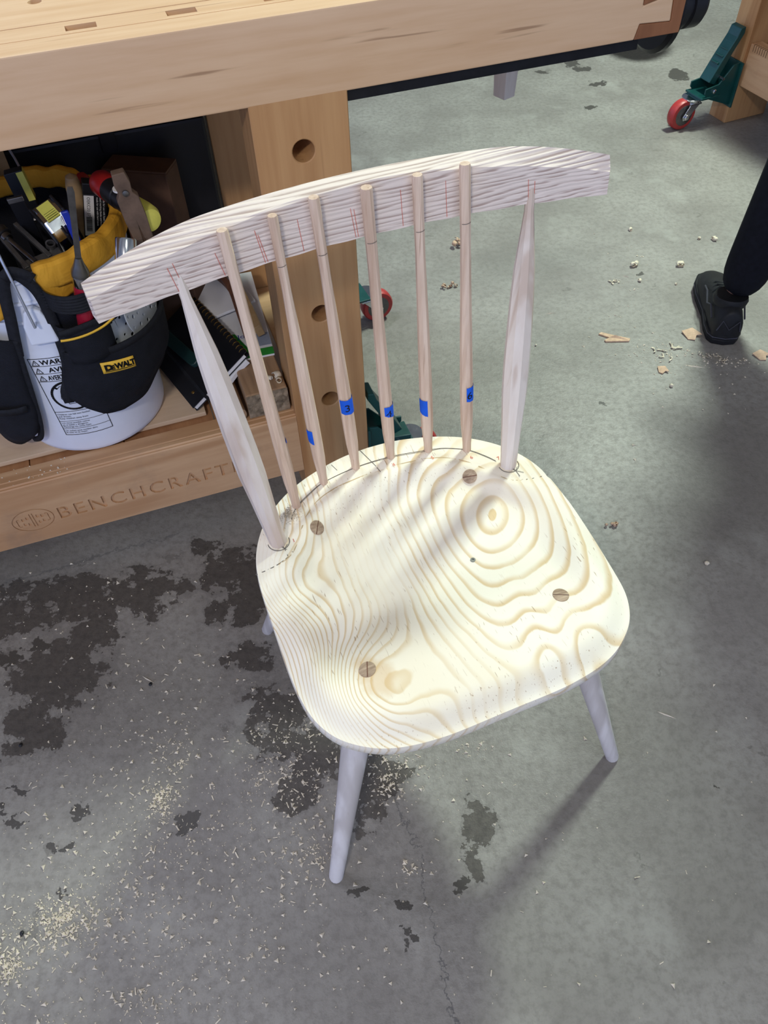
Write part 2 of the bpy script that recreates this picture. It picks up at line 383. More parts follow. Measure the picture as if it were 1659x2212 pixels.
slab = obj('top_board', bb(-1.3, .772, 1.1935, 1.40, .82, .9218), maple, bench)
hg = G()
for k in range(-5, 4): hg.lathe([(.0095,.86),(.0095,.95)], 20, M=T((-.057+.2*k, 1.284-1.1, 0)))
cut(slab, hg)
obj('top_board', bb(-1.3, .772, 1.402, 1.66, .82, .9218), maple, bench, .0015)
obj('vise_rail', bb(.30, .786, 1.108, 1.135, .800, .817), black_steel, bench, label='black steel rail under the apron')
def bench_leg(u0, n0, holes):
    o = obj('leg', bb(u0, u0+.142, n0, n0+.085, .0, .82), maple_z, bench)
    if holes:
        g = G()
        for z in (.745, .60, .462, .365, .265):
            if z in (.60, .365): continue
            g.lathe([(.0168,-.02),(.0168,.07)], 28, M=T((u0+.071, 0, z)) @ Matrix.Rotation(-pi/2, 4, 'X'))
        cut(o, g)
        for p in o.data.polygons: p.use_smooth = False
    md = o.modifiers.new('bevel', 'BEVEL'); md.width = .0015; md.limit_method = 'ANGLE'; md.angle_limit = R(50)
    return o
bench_leg(.177, 1.10, True); bench_leg(.170, 1.575, False)
bench_leg(-1.16, 1.10, False); bench_leg(-1.16, 1.575, False)
# lower rails: front one has a moulded top edge and carved lettering
prof = [(1.10,.092),(1.145,.092),(1.145,.246),(1.118,.246),(1.1165,.2445),(1.115,.246),(1.106,.246),(1.1045,.243),(1.1015,.243),(1.10,.2405)]
Mr = Matrix(((0,0,1,0),(1,0,0,-1.1),(0,1,0,0),(0,0,0,1)))
rail = obj('front_rail', G().prism(prof, -1.02, .177, M=Mr), rail_m, bench)
for ddx, ddz, dep in ((0,0,.0075),(.0009,.0003,.0072),(-.0005,-.0006,.0069)):   # three passes of the cutter widen the strokes
    carve = G()
    text_g('BENCHCRAFTED', .044, carve, 0, T((-.304+ddx, -.003, .138+ddz)) @ Matrix.Rotation(pi/2, 4, 'X'), extrude=dep, space=1.27)
    cut(rail, carve)
emb = G()   # carved round emblem of paired block letters
Me = T((-.348, -.0, .153)) @ Matrix.Rotation(pi/2, 4, 'X')
def ring(g, r0, r1, d0, d1, n=48, M=None, sx=1.0, a0=0, a1=2*pi):
    vs = []; fs = []; full = abs(a1-a0-2*pi) < 1e-6; c = n if full else n+1
    for i in range(c):
        a = a0 + (a1-a0)*i/n
        for r, z in ((r0,d0),(r1,d0),(r1,d1),(r0,d1)): vs.append((r*cos(a)*sx, r*sin(a), z))
    for i in range(n):
        j = (i+1) % c
        for k in range(4): fs.append((i*4+k, j*4+k, j*4+(k+1) % 4, i*4+(k+1) % 4))
    if not full: fs += [(0,1,2,3), (n*4+3, n*4+2, n*4+1, n*4)]
    g.add(vs, fs, 0, False, M)
ring(emb, .0275, .029, -.002, .005, 48, Me, 1.32)
for sx in (-1, 1):
    for (x0, y0, x1, y1) in ((.0015,-.018,.0035,.018),(.006,.0165,.021,.018),(.006,-.018,.021,-.0165),(.021,.011,.0225,.017),(.021,-.017,.0225,-.011),(.0235,.0095,.028,.011),(.0235,-.011,.028,-.0095),(.0275,-.009,.029,.009),
                             (.0075,.005,.0115,.012),(.0075,-.012,.0115,-.005),(.0155,.003,.0195,.010),(.0155,-.010,.0195,-.003)):
        a, b = sorted((x0*sx, x1*sx)); emb.box((a, y0, -.002), (b, y1, .004), M=Me)
cut(rail, emb)
obj('rear_rail', bb(-1.02, .17, 1.61, 1.65, .092, .23), maple, bench, .002)
x = -1.02
while x < .17:
    x1 = min(x+.1745, .176)
    obj('shelf_board', bb(x+.0008, x1-.0008, 1.1455, 1.61, .214, .234), maple_y, bench, .001)
    x = x1
obj('side_rail', bb(.20, .29, 1.185, 1.575, .10, .22), maple, bench, .002)
# ------------------------------------------------------------------ casters (parts of the benches)
def caster(parent, M, scale=1.0, dx=0.0, wr=1.0):
    """x out of the leg, y along the face, z up"""
    Q = M @ Matrix.Diagonal((scale, scale, scale, 1))
    g = G()
    g.box((0,-.05,.055),(.006,.05,.19), M=Q)
    for s in (-1, 1):
        g.prism([(.006,.06),(.10,.095),(.118,.112),(.118,.128),(.07,.135),(.03,.185),(.006,.19)], s*.036-.0025, s*.036+.0025, M=Q @ Mf)
    g.box((.055,-.042,.096),(.128+dx,.042,.102), M=Q)
    br = obj('caster', g, green_paint, parent, .001)
    p = G()
    pts = [(.075,.13),(.10,.14),(.07,.20),(.035,.262),(.028,.285),(.012,.288),(.010,.270),(.04,.21)]
    p.prism(pts, -.024, .024, M=Q @ Mf)
    for k in range(4): p.box((.048+.012*-k+.02, -.017, .188+.018*k),(.060+.012*-k+.02, .017, .194+.018*k), M=Q)
    obj('pedal', p, green_paint, br, .002)
    Q0 = Q; Q = Q @ T((dx,0,0))
    f = G()
    f.lathe([(.028,.088),(.034,.091),(.034,.096)], 24, M=Q @ T((.13,0,0)))
    f.lathe([(.024,.080),(.026,.088)], 24, M=Q @ T((.13,0,0)))
    for s in (-1, 1):
        f.prism([(.112,.082),(.150,.082),(.172,.046),(.168,.034),(.152,.034),(.145,.046)], s*.024-.0015, s*.024+.0015, M=Q @ Mf)
        f.lathe([(.009,0),(.009,.006),(.006,.008)], 8, M=Q @ T((.16, s*.0255, .0455), (-s*pi/2, 0, 0)))
    f.box((.108,-.0255,.078),(.152,.0255,.083), M=Q)
    obj('fork', f, chrome, br, .0008)
    w = G()
    w.lathe([(.010,-.016),(.034,-.016),(.043,-.0155),(.0462,-.011),(.047,0),(.0462,.011),(.043,.0155),(.034,.016),(.010,.016)], 32, M=Q @ T((.16,0,.047), (pi/2,0,0), (1,1,1)))
    wh = obj('wheel', w, red_rubber, br, label='red caster wheel')
    h = G()
    h.lathe([(.004,-.0175),(.030,-.0172),(.032,-.0165),(.032,.0165),(.030,.0172),(.004,.0175)], 24, M=Q @ T((.16,0,.047), (pi/2,0,0)))
    obj('hub', h, dark_steel, br); Q = Q0
    for (yy, zz) in ((-.036,.075),(.036,.075)): obj('bolt', G().lathe([(.007,0),(.007,.005)], 6, M=Q @ T((.006, yy*.6, zz), (0, pi/2, 0))), chrome, br)
    for s in (-1, 1): obj('bolt', G().lathe([(.007,0),(.007,.005),(.004,.007)], 8, M=Q @ T((.085, s*.0385, .118), (-s*pi/2,0,0))), chrome, br)
    obj('pin', G().tube([(.06,-.042,.150),(.06,.042,.150)], .0045, 8, M=Q), chrome, br)
    return br
caster(bench, T((.319, .036, 0)), .82)
caster(bench, T((.312, .535, 0), (0,0,R(4))), .92, .07)
# end vise: black handwheel and hub on the end of the bench
hw = G()
hw.lathe([(.014,-.074),(.014,0)], 20, M=T((.925, .19, .795), (0, pi/2, 0)))
hw.lathe([(.02,0),(.072,.0),(.079,.005),(.079,.014),(.072,.020),(.03,.018)], 40, M=T((.925, .19, .795), (0, pi/2, 0)))
hw_o = obj('handwheel', hw, black_steel, bench, label='black end vise handwheel')
hb = G(); hb.lathe([(.040,.0),(.043,.008),(.043,.035),(.039,.037),(.039,.042),(.043,.044),(.043,.066),(.036,.074),(.015,.077)], 36, M=T((.944, .19, .788), (0, pi/2, 0)))
obj('hub', hb, black_pl, hw_o)
# tapered wooden dog hanging under the top
pg = G(); pg.add([(-.02,-.02,.80),(.02,-.02,.80),(.02,.02,.80),(-.02,.02,.80),(-.014,-.015,.632),(.014,-.015,.632),(.014,.015,.632),(-.014,.015,.632)], [(0,1,2,3),(7,6,5,4),(0,4,5,1),(1,5,6,2),(2,6,7,3),(3,7,4,0)])
obj('bench_dog', G().add(pg.v, pg.f, 0, False, T((.716, .30, 0), (0,0,R(20)))), post_m, bench, .0015, label='tapered pale wooden dog under the top')

# ------------------------------------------------------------------ the chair (x across, y towards its back, z up)
chair = thing('chair', 'unfinished pale wooden stick back chair with saddled seat and loose back spindles', 'chair', (0.0581, 0.6174, 0), R(20.7))
HALF = [(0,-.231),(.045,-.2305),(.085,-.229),(.125,-.2235),(.155,-.2145),(.178,-.2015),(.198,-.1845),(.212,-.164),(.221,-.139),(.2255,-.105),(.2265,-.065),(.2255,-.02),(.2245,.025),(.222,.06),(.216,.09),(.206,.116),(.190,.1425),(.168,.166),(.142,.186),(.110,.2025),(.075,.2145),(.038,.2225),(0,.225)]
def catmull(P, per=5):
    out = []
    for i in range(len(P)-1):
        p0, p1, p2, p3 = P[max(i-1,0)], P[i], P[i+1], P[min(i+2,len(P)-1)]
        for k in range(per):
            t = k/per
            out.append(tuple(.5*((2*b)+(-a+c)*t+(2*a-5*b+4*c-d)*t*t+(-a+3*b-3*c+d)*t**3) for a,b,c,d in zip(p0,p1,p2,p3)))
    out.append(P[-1]); return out
hf = catmull(HALF, 5)
OUT = hf + [(-x, y) for x, y in reversed(hf[1:-1])]
def sst(a, b, x):
    t = min(1, max(0, (x-a)/(b-a))); return t*t*(3-2*t)
GUT = [(0,.176),(.04,.175),(.08,.168),(.112,.152),(.135,.128),(.150,.104),(.168,.082),(.190,.072),(.23,.067)]
def gut_y(x):
    x = abs(x)
    for (a, b), (c, d) in zip(GUT, GUT[1:]):
        if x <= c: return b + (d-b)*(x-a)/(c-a)
    return GUT[-1][1]
def seat_z(x, y, s):
    """s: 0 centre .. 1 rim"""
    d = gut_y(x) - y                       # distance in front of the gutter line
    bowl = sst(0.0, .055, d) * (1 - .9*sst(.12, .40, d))
    side = 1 - sst(.66, 1.0, s)
    z = .430 - .019*bowl*side*(1 - .25*sst(.0,.06,abs(abs(x)-.0))*0)
    z -= .0025*math.exp(-(d/.004)**2)      # gutter
    pom = math.exp(-(x/.05)**2) * sst(-.05, -.2, y)
    z += .0035*pom
    front = sst(.02, -.12, y)
    z -= (.0035 + .017*front) * sst(.80, 1.0, s)**1.6 * sst(.10, .02, y) if y < .10 else 0
    return z
g = G(); NO = len(OUT); MR = 56
vs = [(0, -.01, seat_z(0, -.01, 0))]; fs = []
for j in range(1, MR+1):
    s = j/MR
    for (ox, oy) in OUT:
        x, y = ox*s, -.01 + (oy+.01)*s
        vs.append((x, y, seat_z(x, y, s)))
for k in range(NO): fs.append((0, 1+k, 1+(k+1) % NO))
for j in range(MR-1):
    for k in range(NO):
        q = (k+1) % NO; a = 1+j*NO; b = a+NO
        fs.append((a+k, b+k, b+q, a+q))
last = 1+(MR-1)*NO
for (dz, sc) in ((-.004, 1.004), (-.012, 1.003), (-.020, .992), (-.034, .93)):
    base = len(vs)
    for (ox, oy), v in zip(OUT, vs[last:last+NO]):
        zz = v[2] + dz if dz > -.03 else .391
        vs.append((ox*sc, -.01+(oy+.01)*sc, max(zz, .391)))
    for k in range(NO):
        q = (k+1) % NO; fs.append((last+k, base+k, base+q, last+q))
    last = base
vs.append((0, -.01, .391)); c = len(vs)-1
for k in range(NO): fs.append((last+k, c, last+(k+1) % NO))
g.add(vs, fs, 0, True)
def seat_mat():
    n = N('pine_seat'); oc = n.oc()
    p = n.sep(oc); wob = n.noise(oc, 7, 3, .5); wob2 = n.noise(n.mp(oc, (0,0,0), (0,0,0), (1,.25,1)), 30, 3, .6)
    x, y = p[0], p[1]
    # growth ring field: an oval dome at the back right, rising slowly to the left, a second knuckle at the front left
    dx = n.m_('SUBTRACT', x, .121); dy = n.m_('SUBTRACT', y, .045)
    att = n.m_('DIVIDE', 1.0, n.m_('ADD', 1.0, n.m_('MULTIPLY', n.m_('MULTIPLY', dx, dx), 420)))
    turn = n.m_('MULTIPLY', n.m_('MULTIPLY', dy, -.42), att)
    ex = n.m_('ADD', dx, turn)
    ex2 = n.m_('MULTIPLY', ex, ex); dy2 = n.m_('MULTIPLY', dy, dy)
    kk = n.m_('DIVIDE', .58, n.m_('ADD', 1.0, n.m_('ADD', n.m_('MULTIPLY', ex2, 260), n.m_('MULTIPLY', dy2, 18))))
    near = n.m_('SQRT', n.m_('ADD', ex2, n.m_('MULTIPLY', dy2, kk)))
    f = near
    lx = n.m_('ADD', x, .142); ly = n.m_('ADD', y, .146)
    r2 = n.m_('ADD', n.m_('MULTIPLY', lx, lx), n.m_('MULTIPLY', n.m_('MULTIPLY', ly, ly), .6))
    f = n.m_('ADD', f, n.m_('MULTIPLY', n.m_('EXPONENT', n.m_('MULTIPLY', r2, -240)), -.09))
    bx = n.m_('ADD', x, .19); by = n.m_('SUBTRACT', y, .05)
    r3 = n.m_('ADD', n.m_('MULTIPLY', bx, bx), n.m_('MULTIPLY', n.m_('MULTIPLY', by, by), .5))
    f = n.m_('SUBTRACT', f, n.m_('MULTIPLY', n.m_('EXPONENT', n.m_('MULTIPLY', r3, -330)), .05))
    f = n.m_('ADD', f, n.m_('MULTIPLY', n.m_('MULTIPLY', n.m_('SUBTRACT', wob, .5), .14), n.m_('MINIMUM', f, .16)))
    f = n.m_('ADD', f, n.m_('MULTIPLY', n.m_('SUBTRACT', wob2, .5), .0035))
    # rings crowd together away from the oval
    k = n.m_('POWER', n.m_('DIVIDE', n.m_('MAXIMUM', f, .0001), .036), 1.55)
    k = n.m_('ADD', k, n.m_('MULTIPLY', p[2], 30))
    fr = n.m_('FRACT', k)
    late = n.m_('MULTIPLY', n.mr(fr, .50, .86, 0, 1), n.mr(fr, .88, .98, 1, 0))
    sel = n.noise(n.mp(oc, (1,2,3), (0,0,0), (1,.5,1)), 9, 2, .5)
    late = n.m_('MULTIPLY', late, n.mr(sel, .36, .62, .12, .85))
    c = n.mix(late, lin(240,232,215), lin(210,180,132))
    tone = n.noise(n.mp(oc, (4,4,4), (0,0,0), (1,.4,1)), 6, 3, .5)
    c = n.mix(n.mr(tone, .42, .68, 0, .5), c, lin(231,217,188))
    # heart of the oval
    core = n.m_('SQRT', n.m_('ADD', n.m_('MULTIPLY', ex, ex), n.m_('MULTIPLY', n.m_('MULTIPLY', dy, dy), .4)))
    c = n.mix(n.mr(core, .0055, .0075, .8, 0), c, lin(214,182,126))
    # resin ducts: short dark flecks along the grain
    fl = n.noise(n.mp(oc, (0,0,0), (0,0,R(6)), (1,.09,1)), 520, 1, .4)
    pat = n.mr(n.noise(oc, 10, 2), .42, .62, .1, .6)
    c = n.mix(n.m_('MULTIPLY', n.mr(fl, .69, .73, 0, 1), pat), c, lin(150,112,74))
    # damp brown knot beside the front left leg
    kx = n.m_('ADD', x, .132); ky = n.m_('ADD', y, .126)
    kr = n.m_('ADD', n.m_('SQRT', n.m_('ADD', n.m_('MULTIPLY', kx, kx), n.m_('MULTIPLY', n.m_('MULTIPLY', ky, ky), .55))), n.m_('MULTIPLY', n.m_('SUBTRACT', n.noise(oc, 34, 3), .5), .03))
    c = n.mix(n.mr(kr, .014, .03, .5, 0), c, lin(208,172,118))
    n.bump(n.m_('ADD', n.m_('MULTIPLY', late, .5), n.noise(oc, 260, 3, .6)), .12, .0008)
    return n.out(c, .62, 0, .3)
obj('seat', g, seat_mat(), chair, label='pine seat with oval growth rings and carved saddle', angle=55)

def seat_top(x, y):
    # fraction of the way to the rim along the ray from (0,-.01)
    a = math.atan2(y+.01, x); best = None
    for (ox, oy), (px, py) in zip(OUT, OUT[1:]+OUT[:1]):
        a0, a1 = math.atan2(oy+.01, ox), math.atan2(py+.01, px)
        if abs(a0-a1) > pi: continue
        if min(a0,a1)-1e-6 <= a <= max(a0,a1)+1e-6:
            t = 0 if a1 == a0 else (a-a0)/(a1-a0)
            r = math.hypot(ox+(px-ox)*t, oy+.01+(py-oy)*t); best = math.hypot(x, y+.01)/r
    return seat_z(x, y, min(1, best or 0))
def drawn(name, pts, w, mat, label=None, lift=.0004, parent=None, zfn=None):
    """a thin drawn line lying on the seat"""
    g = G(); P = []
    for x, y in pts: P.append(Vector((x, y, (zfn or seat_top)(x, y)+lift)))
    vs = []
    for i, p in enumerate(P):
        t = (P[min(i+1, len(P)-1)] - P[max(i-1, 0)]); t.z = 0; t.normalize()
        sd = Vector((-t.y, t.x, 0)) * w/2
        for q in (p-sd, p+sd): vs.append((q.x, q.y, (zfn or seat_top)(q.x, q.y)+lift))
    fs = [(2*i, 2*i+2, 2*i+3, 2*i+1) for i in range(len(P)-1)]
    g.add(vs, fs); return obj(name, g, mat, parent or chair, label=label)
def resample(P, n=40):
    C = catmull(P, 8); return C
arc = [(-.150,.138),(-.137,.156),(-.110,.174),(-.083,.186),(-.03,.1945),(.026,.1935),(.083,.183),(.108,.176),(.137,.159),(.155,.138),(.165,.122)]
drawn('pencil_line', resample(arc), .0010, pencil, 'grey pencil arc through the spindle holes')
drawn('pencil_line', resample([(x, y-.0012-.0010*sin(x*90)) for x, y in arc]), .0006, pencil)
drawn('pencil_line', resample([(-.223,.069),(-.205,.0705),(-.19,.073),(-.172,.080)]), .0012, pencil)
drawn('pencil_line', resample([(.223,.069),(.205,.0705),(.19,.073),(.172,.080)]), .001, pencil)
gl = [(-x, y) for x, y in reversed(GUT[1:-1])] + GUT[:-1]
drawn('gutter_shade', resample(gl), .0016, plain('gutter_shade_tone', lin(196,172,134), .7, 0, .2), 'painted shade line in the shallow gutter around the saddle')  # light brown strip paints the shading of the carved groove
drawn('pencil_line', [(-.012,.224),(-.0075,.206),(-.003,.188),(.003,.160)], .0010, pencil)
drawn('pencil_line', [(-.062,.214),(-.058,.200)], .0007, pencil)
for sx in (-1, 1):
    cx_, cy_ = .1785*sx, .107
    drawn('pencil_line', [(cx_+.0150*cos(a), cy_+.0150*sin(a)) for a in [R(d) for d in range(175, 370, 8)]], .0011, pencil, lift=.0006)
    for (dx, dy) in ((.006,.006),(-.005,.008),(.0005,-.012),(.009,-.008),(-.002,.010)):
        drawn('pencil_line', [(cx_+.004, cy_-.0145), (cx_+.004+dx, cy_-.0145+dy)], .0009, pencil, lift=.0007)
for (x, y, s) in ((.083,.170,'5'),(.136,.146,'6'),(.024,.180,'4'),(.172,.128,'7'),(-.158,.104,'1')):
    tg = G(); text_g(s, .009, tg, 0, None, lambda a,b,c,x=x,y=y: (x-.003+a, y-.006+b, seat_top(x, y)+.0006)); obj('red_numeral', tg, red_ink, chair)
# crumbs of sanding dust beside the left post
dg = G()
for k in range(260):
    x, y = random.gauss(-.150, .007), random.gauss(.147, .008)
    if (y-.147) > 1.2*(x+.150)+.016 or math.hypot(x+.1785, y-.107) < .016: continue
    z = seat_top(x, y); r = random.uniform(.0006, .0014); dg.add([(x-r,y,z),(x+r,y-r,z),(x,y+r,z),(x,y,z+r*1.3)], [(0,1,3),(1,2,3),(2,0,3)])
obj('sanding_crumbs', dg, shaving_m, chair, kind='stuff')
# small screw hole in the middle of the seat
sg = G(); z0 = seat_top(.0585, -.017); ring(sg, .0016, .0036, z0-.001, z0+.0009, 16, T((.0585,-.017,0)))
obj('screw', G().add(sg.v, sg.f).lathe([(.0017,-.002),(.0018,.0002)], 12, M=T((.0585,-.017,z0))), dark_steel, chair)

def turned(path_a, path_b, prof, n, mat, name, label=None, smooth=False, twist=0):
    """straight shaved stick: prof = [(t, radius)] from a (bottom) to b (top)"""
    a, b = Vector(path_a), Vector(path_b); g = G()
    g.tube([a + (b-a)*t for t, r in prof], [r for t, r in prof], n, 0, smooth, ref=(cos(twist), sin(twist), .2))
    return obj(name, g, mat, chair, label=label, angle=28)
TOPS = {'FL': (-.1365,-.1165), 'FR': (.1365,-.1165), 'BL': (-.120,.1165), 'BR': (.120,.1165)}
FEET = {'FL': (-.247,-.214), 'FR': (.247,-.218), 'BL': (-.215,.250), 'BR': (.215,.250)}
for k in TOPS:
    tx, ty = TOPS[k]; fx, fy = FEET[k]
    zt = .395; a = Vector((fx, fy, 0)); b = Vector((fx+(tx-fx)*zt/.43, fy+(ty-fy)*zt/.43, zt))
    pr = [(0,.0098),(.012,.0112),(.25,.0133),(.5,.0160),(.70,.0186),(.80,.0192),(.805,.0189),(.88,.0185),(1,.0172)]
    turned(a, b, pr, 14, leg_m, 'leg', None, True)
    z0 = seat_top(tx, ty)
    e = .008; nrm = Vector((seat_top(tx-e,ty)-seat_top(tx+e,ty), seat_top(tx,ty-e)-seat_top(tx,ty+e), 2*e)).normalized()
    Mn = Matrix.Translation((tx, ty, z0)) @ nrm.to_track_quat('Z', 'Y').to_matrix().to_4x4(); tn = G()
    tn.lathe([(.0108,-.004),(.0108,.0008),(.0102,.0011),(.001,.0011)], 28, M=Mn)
    te = obj('leg_tenon', tn, tenon_m, chair, label='grey oak leg tenon with a thin wedge')
    wa = R(20) if tx < 0 else R(26)
    obj('wedge', G().box((-.0106,-.0006,0),(.0106,.0006,.0014), M=Mn @ T((0,0,0), (0,0,wa+pi/2 if False else wa))), dark_wood, te)
# a thin sliver left under the seat beside the front left leg
sl = G()
A3 = [(-.206,-.161,.392),(-.178,-.150,.392),(-.172,-.147,.31),(-.189,-.151,.302)]
sl.add(A3 + [(x+.002, y+.005, z) for x, y, z in A3], [(0,1,2,3),(7,6,5,4),(0,4,5,1),(1,5,6,2),(2,6,7,3),(3,7,4,0)])
obj('glue_block', sl, leg_m, chair, .001, label='small pale wooden wedge beside the front left leg')
# posts
for sx in (-1, 1):
    a = Vector((.1785*sx, .107, .424)); b = Vector((.2115*sx, .1905, .812))
    pr = [(0,.0122),(.05,.0126),(.2,.0152),(.32,.0178),(.40,.0181),(.50,.0176),(.66,.0156),(.76,.0135),(.80,.0118),(.92,.0066),(.93,.0060),(1,.0058)]
    turned(a, b, pr, 9, post_m, 'back_post', None, True, .4*sx)
# crest rail
def crest_sec(t):
    x = .303*t; q = t*t
    yb = .202 - .037*q; th = .033 - .019*q
    zf = .857 - .0345*q; zb = .856 - .020*max(0, (abs(t)-.55)/.45)**1.6
    rx, ry = -.24*t*-1, .97     # outward and back
    bx, by = x + .24*t*th, yb + .97*th
    wob = .0006*sin(31*t) 
    return [(x, yb, .795+wob), (x, yb+.0035+wob, zf-.0015), (x+.01*t*.2, yb+.0055, zf), (bx, by, zb), (bx, by+.001, .797)]
g = G(); NS = 72; vs = []; fs = []
for i in range(NS+1): vs += crest_sec(-1+2*i/NS)
for i in range(NS):
    for k in range(5):
        q = (k+1) % 5; fs.append((i*5+k, (i+1)*5+k, (i+1)*5+q, i*5+q))
g.add(vs, fs, 0, True).add(vs[:5], [(0,1,2,3,4)], 0).add(vs[-5:], [(4,3,2,1,0)], 0)
obj('crest_rail', g, oak, chair, label='curved red oak crest rail with open grain', angle=25)
def crest_face(x, z):
    t = x/.303; yb = .202-.037*t*t; zf = .857-.0345*t*t
    return yb + .0035*(z-.795)/(zf-.795)
def mark(x0, z0, x1, z1, w=.0006, mat=red_ink):
    g = G(); d = Vector((x1-x0, z1-z0)).normalized(); p = Vector((-d.y, d.x))*w/2
    n = 5; vs = []
    for i in range(n+1):
        X, Z = x0+(x1-x0)*i/n, z0+(z1-z0)*i/n
        for s in (-1, 1): vs.append((X+p.x*s, crest_face(X+p.x*s, Z+p.y*s)-.0005, Z+p.y*s))
    g.add(vs, [(2*i, 2*i+2, 2*i+3, 2*i+1) for i in range(n)]); obj('red_pencil_line', g, mat, chair)
mark(-.215,.797,-.2205,.826); mark(-.2085,.797,-.214,.829); mark(.2065,.797,.2045,.825); mark(.2135,.797,.2125,.822)
mark(-.162,.797,-.168,.825); mark(-.115,.797,-.121,.836); mark(-.112,.797,-.118,.83); mark(-.069,.797,-.072,.835); mark(-.006,.797,-.010,.832); mark(-.003,.797,-.006,.83); mark(.052,.797,.050,.84); mark(.106,.797,.104,.84)
# spindles: loose at the top, standing in front of the crest rail
SB = [(-.135,.159),(-.084,.186),(-.030,.1945),(.026,.1935),(.083,.183),(.1365,.160)]
STX = [-.157,-.101,-.0535,.0065,.066,.1215]
SZ = [.853,.852,.860,.857,.8585,.861]
SR = [.0064,.0056,.0062,.0070,.0063,.0066]
for i in range(6):
    t = STX[i]/.303; ytop = .202-.037*t*t - SR[i] - .0005
    a = Vector((SB[i][0], SB[i][1], .424)); b = Vector((STX[i], ytop, SZ[i]))
    r = SR[i]
    pr = [(0,.0063),(.05,.0065),(.13,.0088),(.2,.0092),(.3,.0092),(.42,.0086),(.6,.0074),(.78,r*.98),(.86,r),(.995,r),(1,r*.9)]
    sp = turned(a, b, pr, 9, oak_z, 'spindle', None, True, .7*i)
    # pencil tick across the spindle
    d = (b-a).normalized()
    kz = (.798-.424)/(SZ[i]-.424) if i else 0
    if i: 
        cc = a + (b-a)*(kz-.012); px_ = Vector((1,0,0)); px_ = (px_ - d*px_.dot(d)).normalized(); py_ = d.cross(px_)
        tg = G(); tg.sheet(lambda u, v: tuple(cc + (px_*cos(R(-150+105*u))+py_*sin(R(-150+105*u)))*r*1.045 + d*(.0007*v+.001*u)), 10, 1); obj('pencil_line', tg, pencil, sp)
    # blue masking tape label
    zt, h, ang0, ang1, num, skew = [(.553,.010,-32,26,'',.5),(.530,.026,-195,-118,'',.2),(.560,.028,-160,20,'3',.1),(.527,.026,-128,15,'4',.35),(.522,.030,-200,-104,'',.2),(.541,.027,-114,12,'6',.1)][i]
    kt = (zt-.424)/(SZ[i]-.424); rr = .0086
    for (t0, r0), (t1, r1) in zip(pr, pr[1:]):
        if t0 <= kt <= t1: rr = r0+(r1-r0)*(kt-t0)/(t1-t0)
    rr += .0005
    axx = Vector((1,0,0)); axx = (axx - d*axx.dot(d)).normalized(); axy = d.cross(axx)
    c = a + (b-a)*kt
    def on(ang, hh, ex=0, c=c, axx=axx, axy=axy, d=d, rr=rr): return c + (axx*cos(ang)+axy*sin(ang))*(rr+ex) + d*hh
    tp = G(); nA = 10
    def shf(u, v, ang0=ang0, ang1=ang1, h=h, skew=skew, on=on):
        A = R(ang0+(ang1-ang0)*u)
        lo = -h/2 + h*skew*(1-u)*(1 if True else 0)
        return tuple(on(A, lo + (h/2-lo)*v + .0006*sin(u*40)*(v-.5)))
    tp.sheet(shf, nA, 2)
    lab = 'blue tape tag on the spindle' + (' marked '+num if num else '')
    to = obj('tape_tag', tp, blue_tape, sp, label=lab)
    if num:
        am = R({'3': -90, '4': -84, '6': -80}[num]); ng = G()
        text_g(num, .0175, ng, 0, None, lambda x,y,z,am=am,on=on,rr=rr: tuple(on(am + (x-.0055)/rr, y-.0065 + x*.10, .0004)))
        obj('marker_number', ng, ink, to)

# ------------------------------------------------------------------ things on the shelf of the workbench
obj('plywood_sheet', G().box((-.36,0,0),(.36,.36,.0095)), ply, None, .0008, label='pale plywood sheet lying on the shelf under the bucket', cat='board', loc=BW(-.345, 1.172, .2372), rot=(0,0,BA))
ZB = .2474
bucket = thing('bucket', 'white plastic bucket with a warning panel and wire bail on the bench shelf', 'bucket', BW(-.183, 1.272, ZB), BA)
BH = .385
def brad(z): return .133 + .043*z
g = G()
g.lathe([(.05,.0),(.128,.0),(.132,.004),(.1335,.012),(brad(.30),.30)], 64, 0, True, cap=False)
g.lathe([(brad(.30),.30),(brad(.30)+.0045,.301),(brad(.30)+.0045,.305),(brad(.30)+.001,.306),(brad(.335),.335),(brad(.335)+.005,.336),(brad(.335)+.005,.340),(brad(.34)+.001,.341),(brad(.372),.372),(brad(.375)+.006,.374),(brad(.375)+.006,.384),(brad(.38)-.001,.386),(brad(.38)-.004,.383),(brad(.3)-.004,.3),(.129,.006),(.001,.006)], 64, 0, True, cap=False)
g.lathe([(.0005,.0005),(.05,.0)], 64, 0, True, cap=False)
obj('shell', g, bucket_m, bucket, angle=50)
def cyl(th, z, off=0.0):
    r = brad(z) + off; a = R(th); return (r*cos(a), r*sin(a), z)
# print on the bucket
Z0 = ZB
th0, ths = -113.0, 1.0/.0028
pg = G()
def onb(x, y, z=0):   # x metres along the wall from theta -113, y height above shelf datum
    zz = y; r = brad(zz); return cyl(th0 + math.degrees(x/r), zz, .0006)
def pbox(x0, y0, x1, y1):
    n = max(1, int(abs(x1-x0)/.004)); m = max(1, int(abs(y1-y0)/.02))
    pg.sheet(lambda u, v: onb(x0+(x1-x0)*u, y0+(y1-y0)*v), n, m, 0, False)
def ptext(s, x, y, size, xs=1.0, bold=0): text_g(s, size, pg, 0, None, lambda a,b,c: onb(x+a, y+b), bold=bold, xs=xs)
X1 = .085; YT, YB = .229, .048
for (a, b, c, d) in ((0,YT-.0012,X1,YT),(0,YB,X1,YB+.0012),(0,YB,.0012,YT),(X1-.0012,YB,X1,YT),(0,.212,X1,.213),(0,.195,X1,.196),(0,.178,X1,.179),(0,.106,X1,.107),(0,.083,X1,.0838),(0,.064,X1,.0648)): pbox(a, b, c, d)
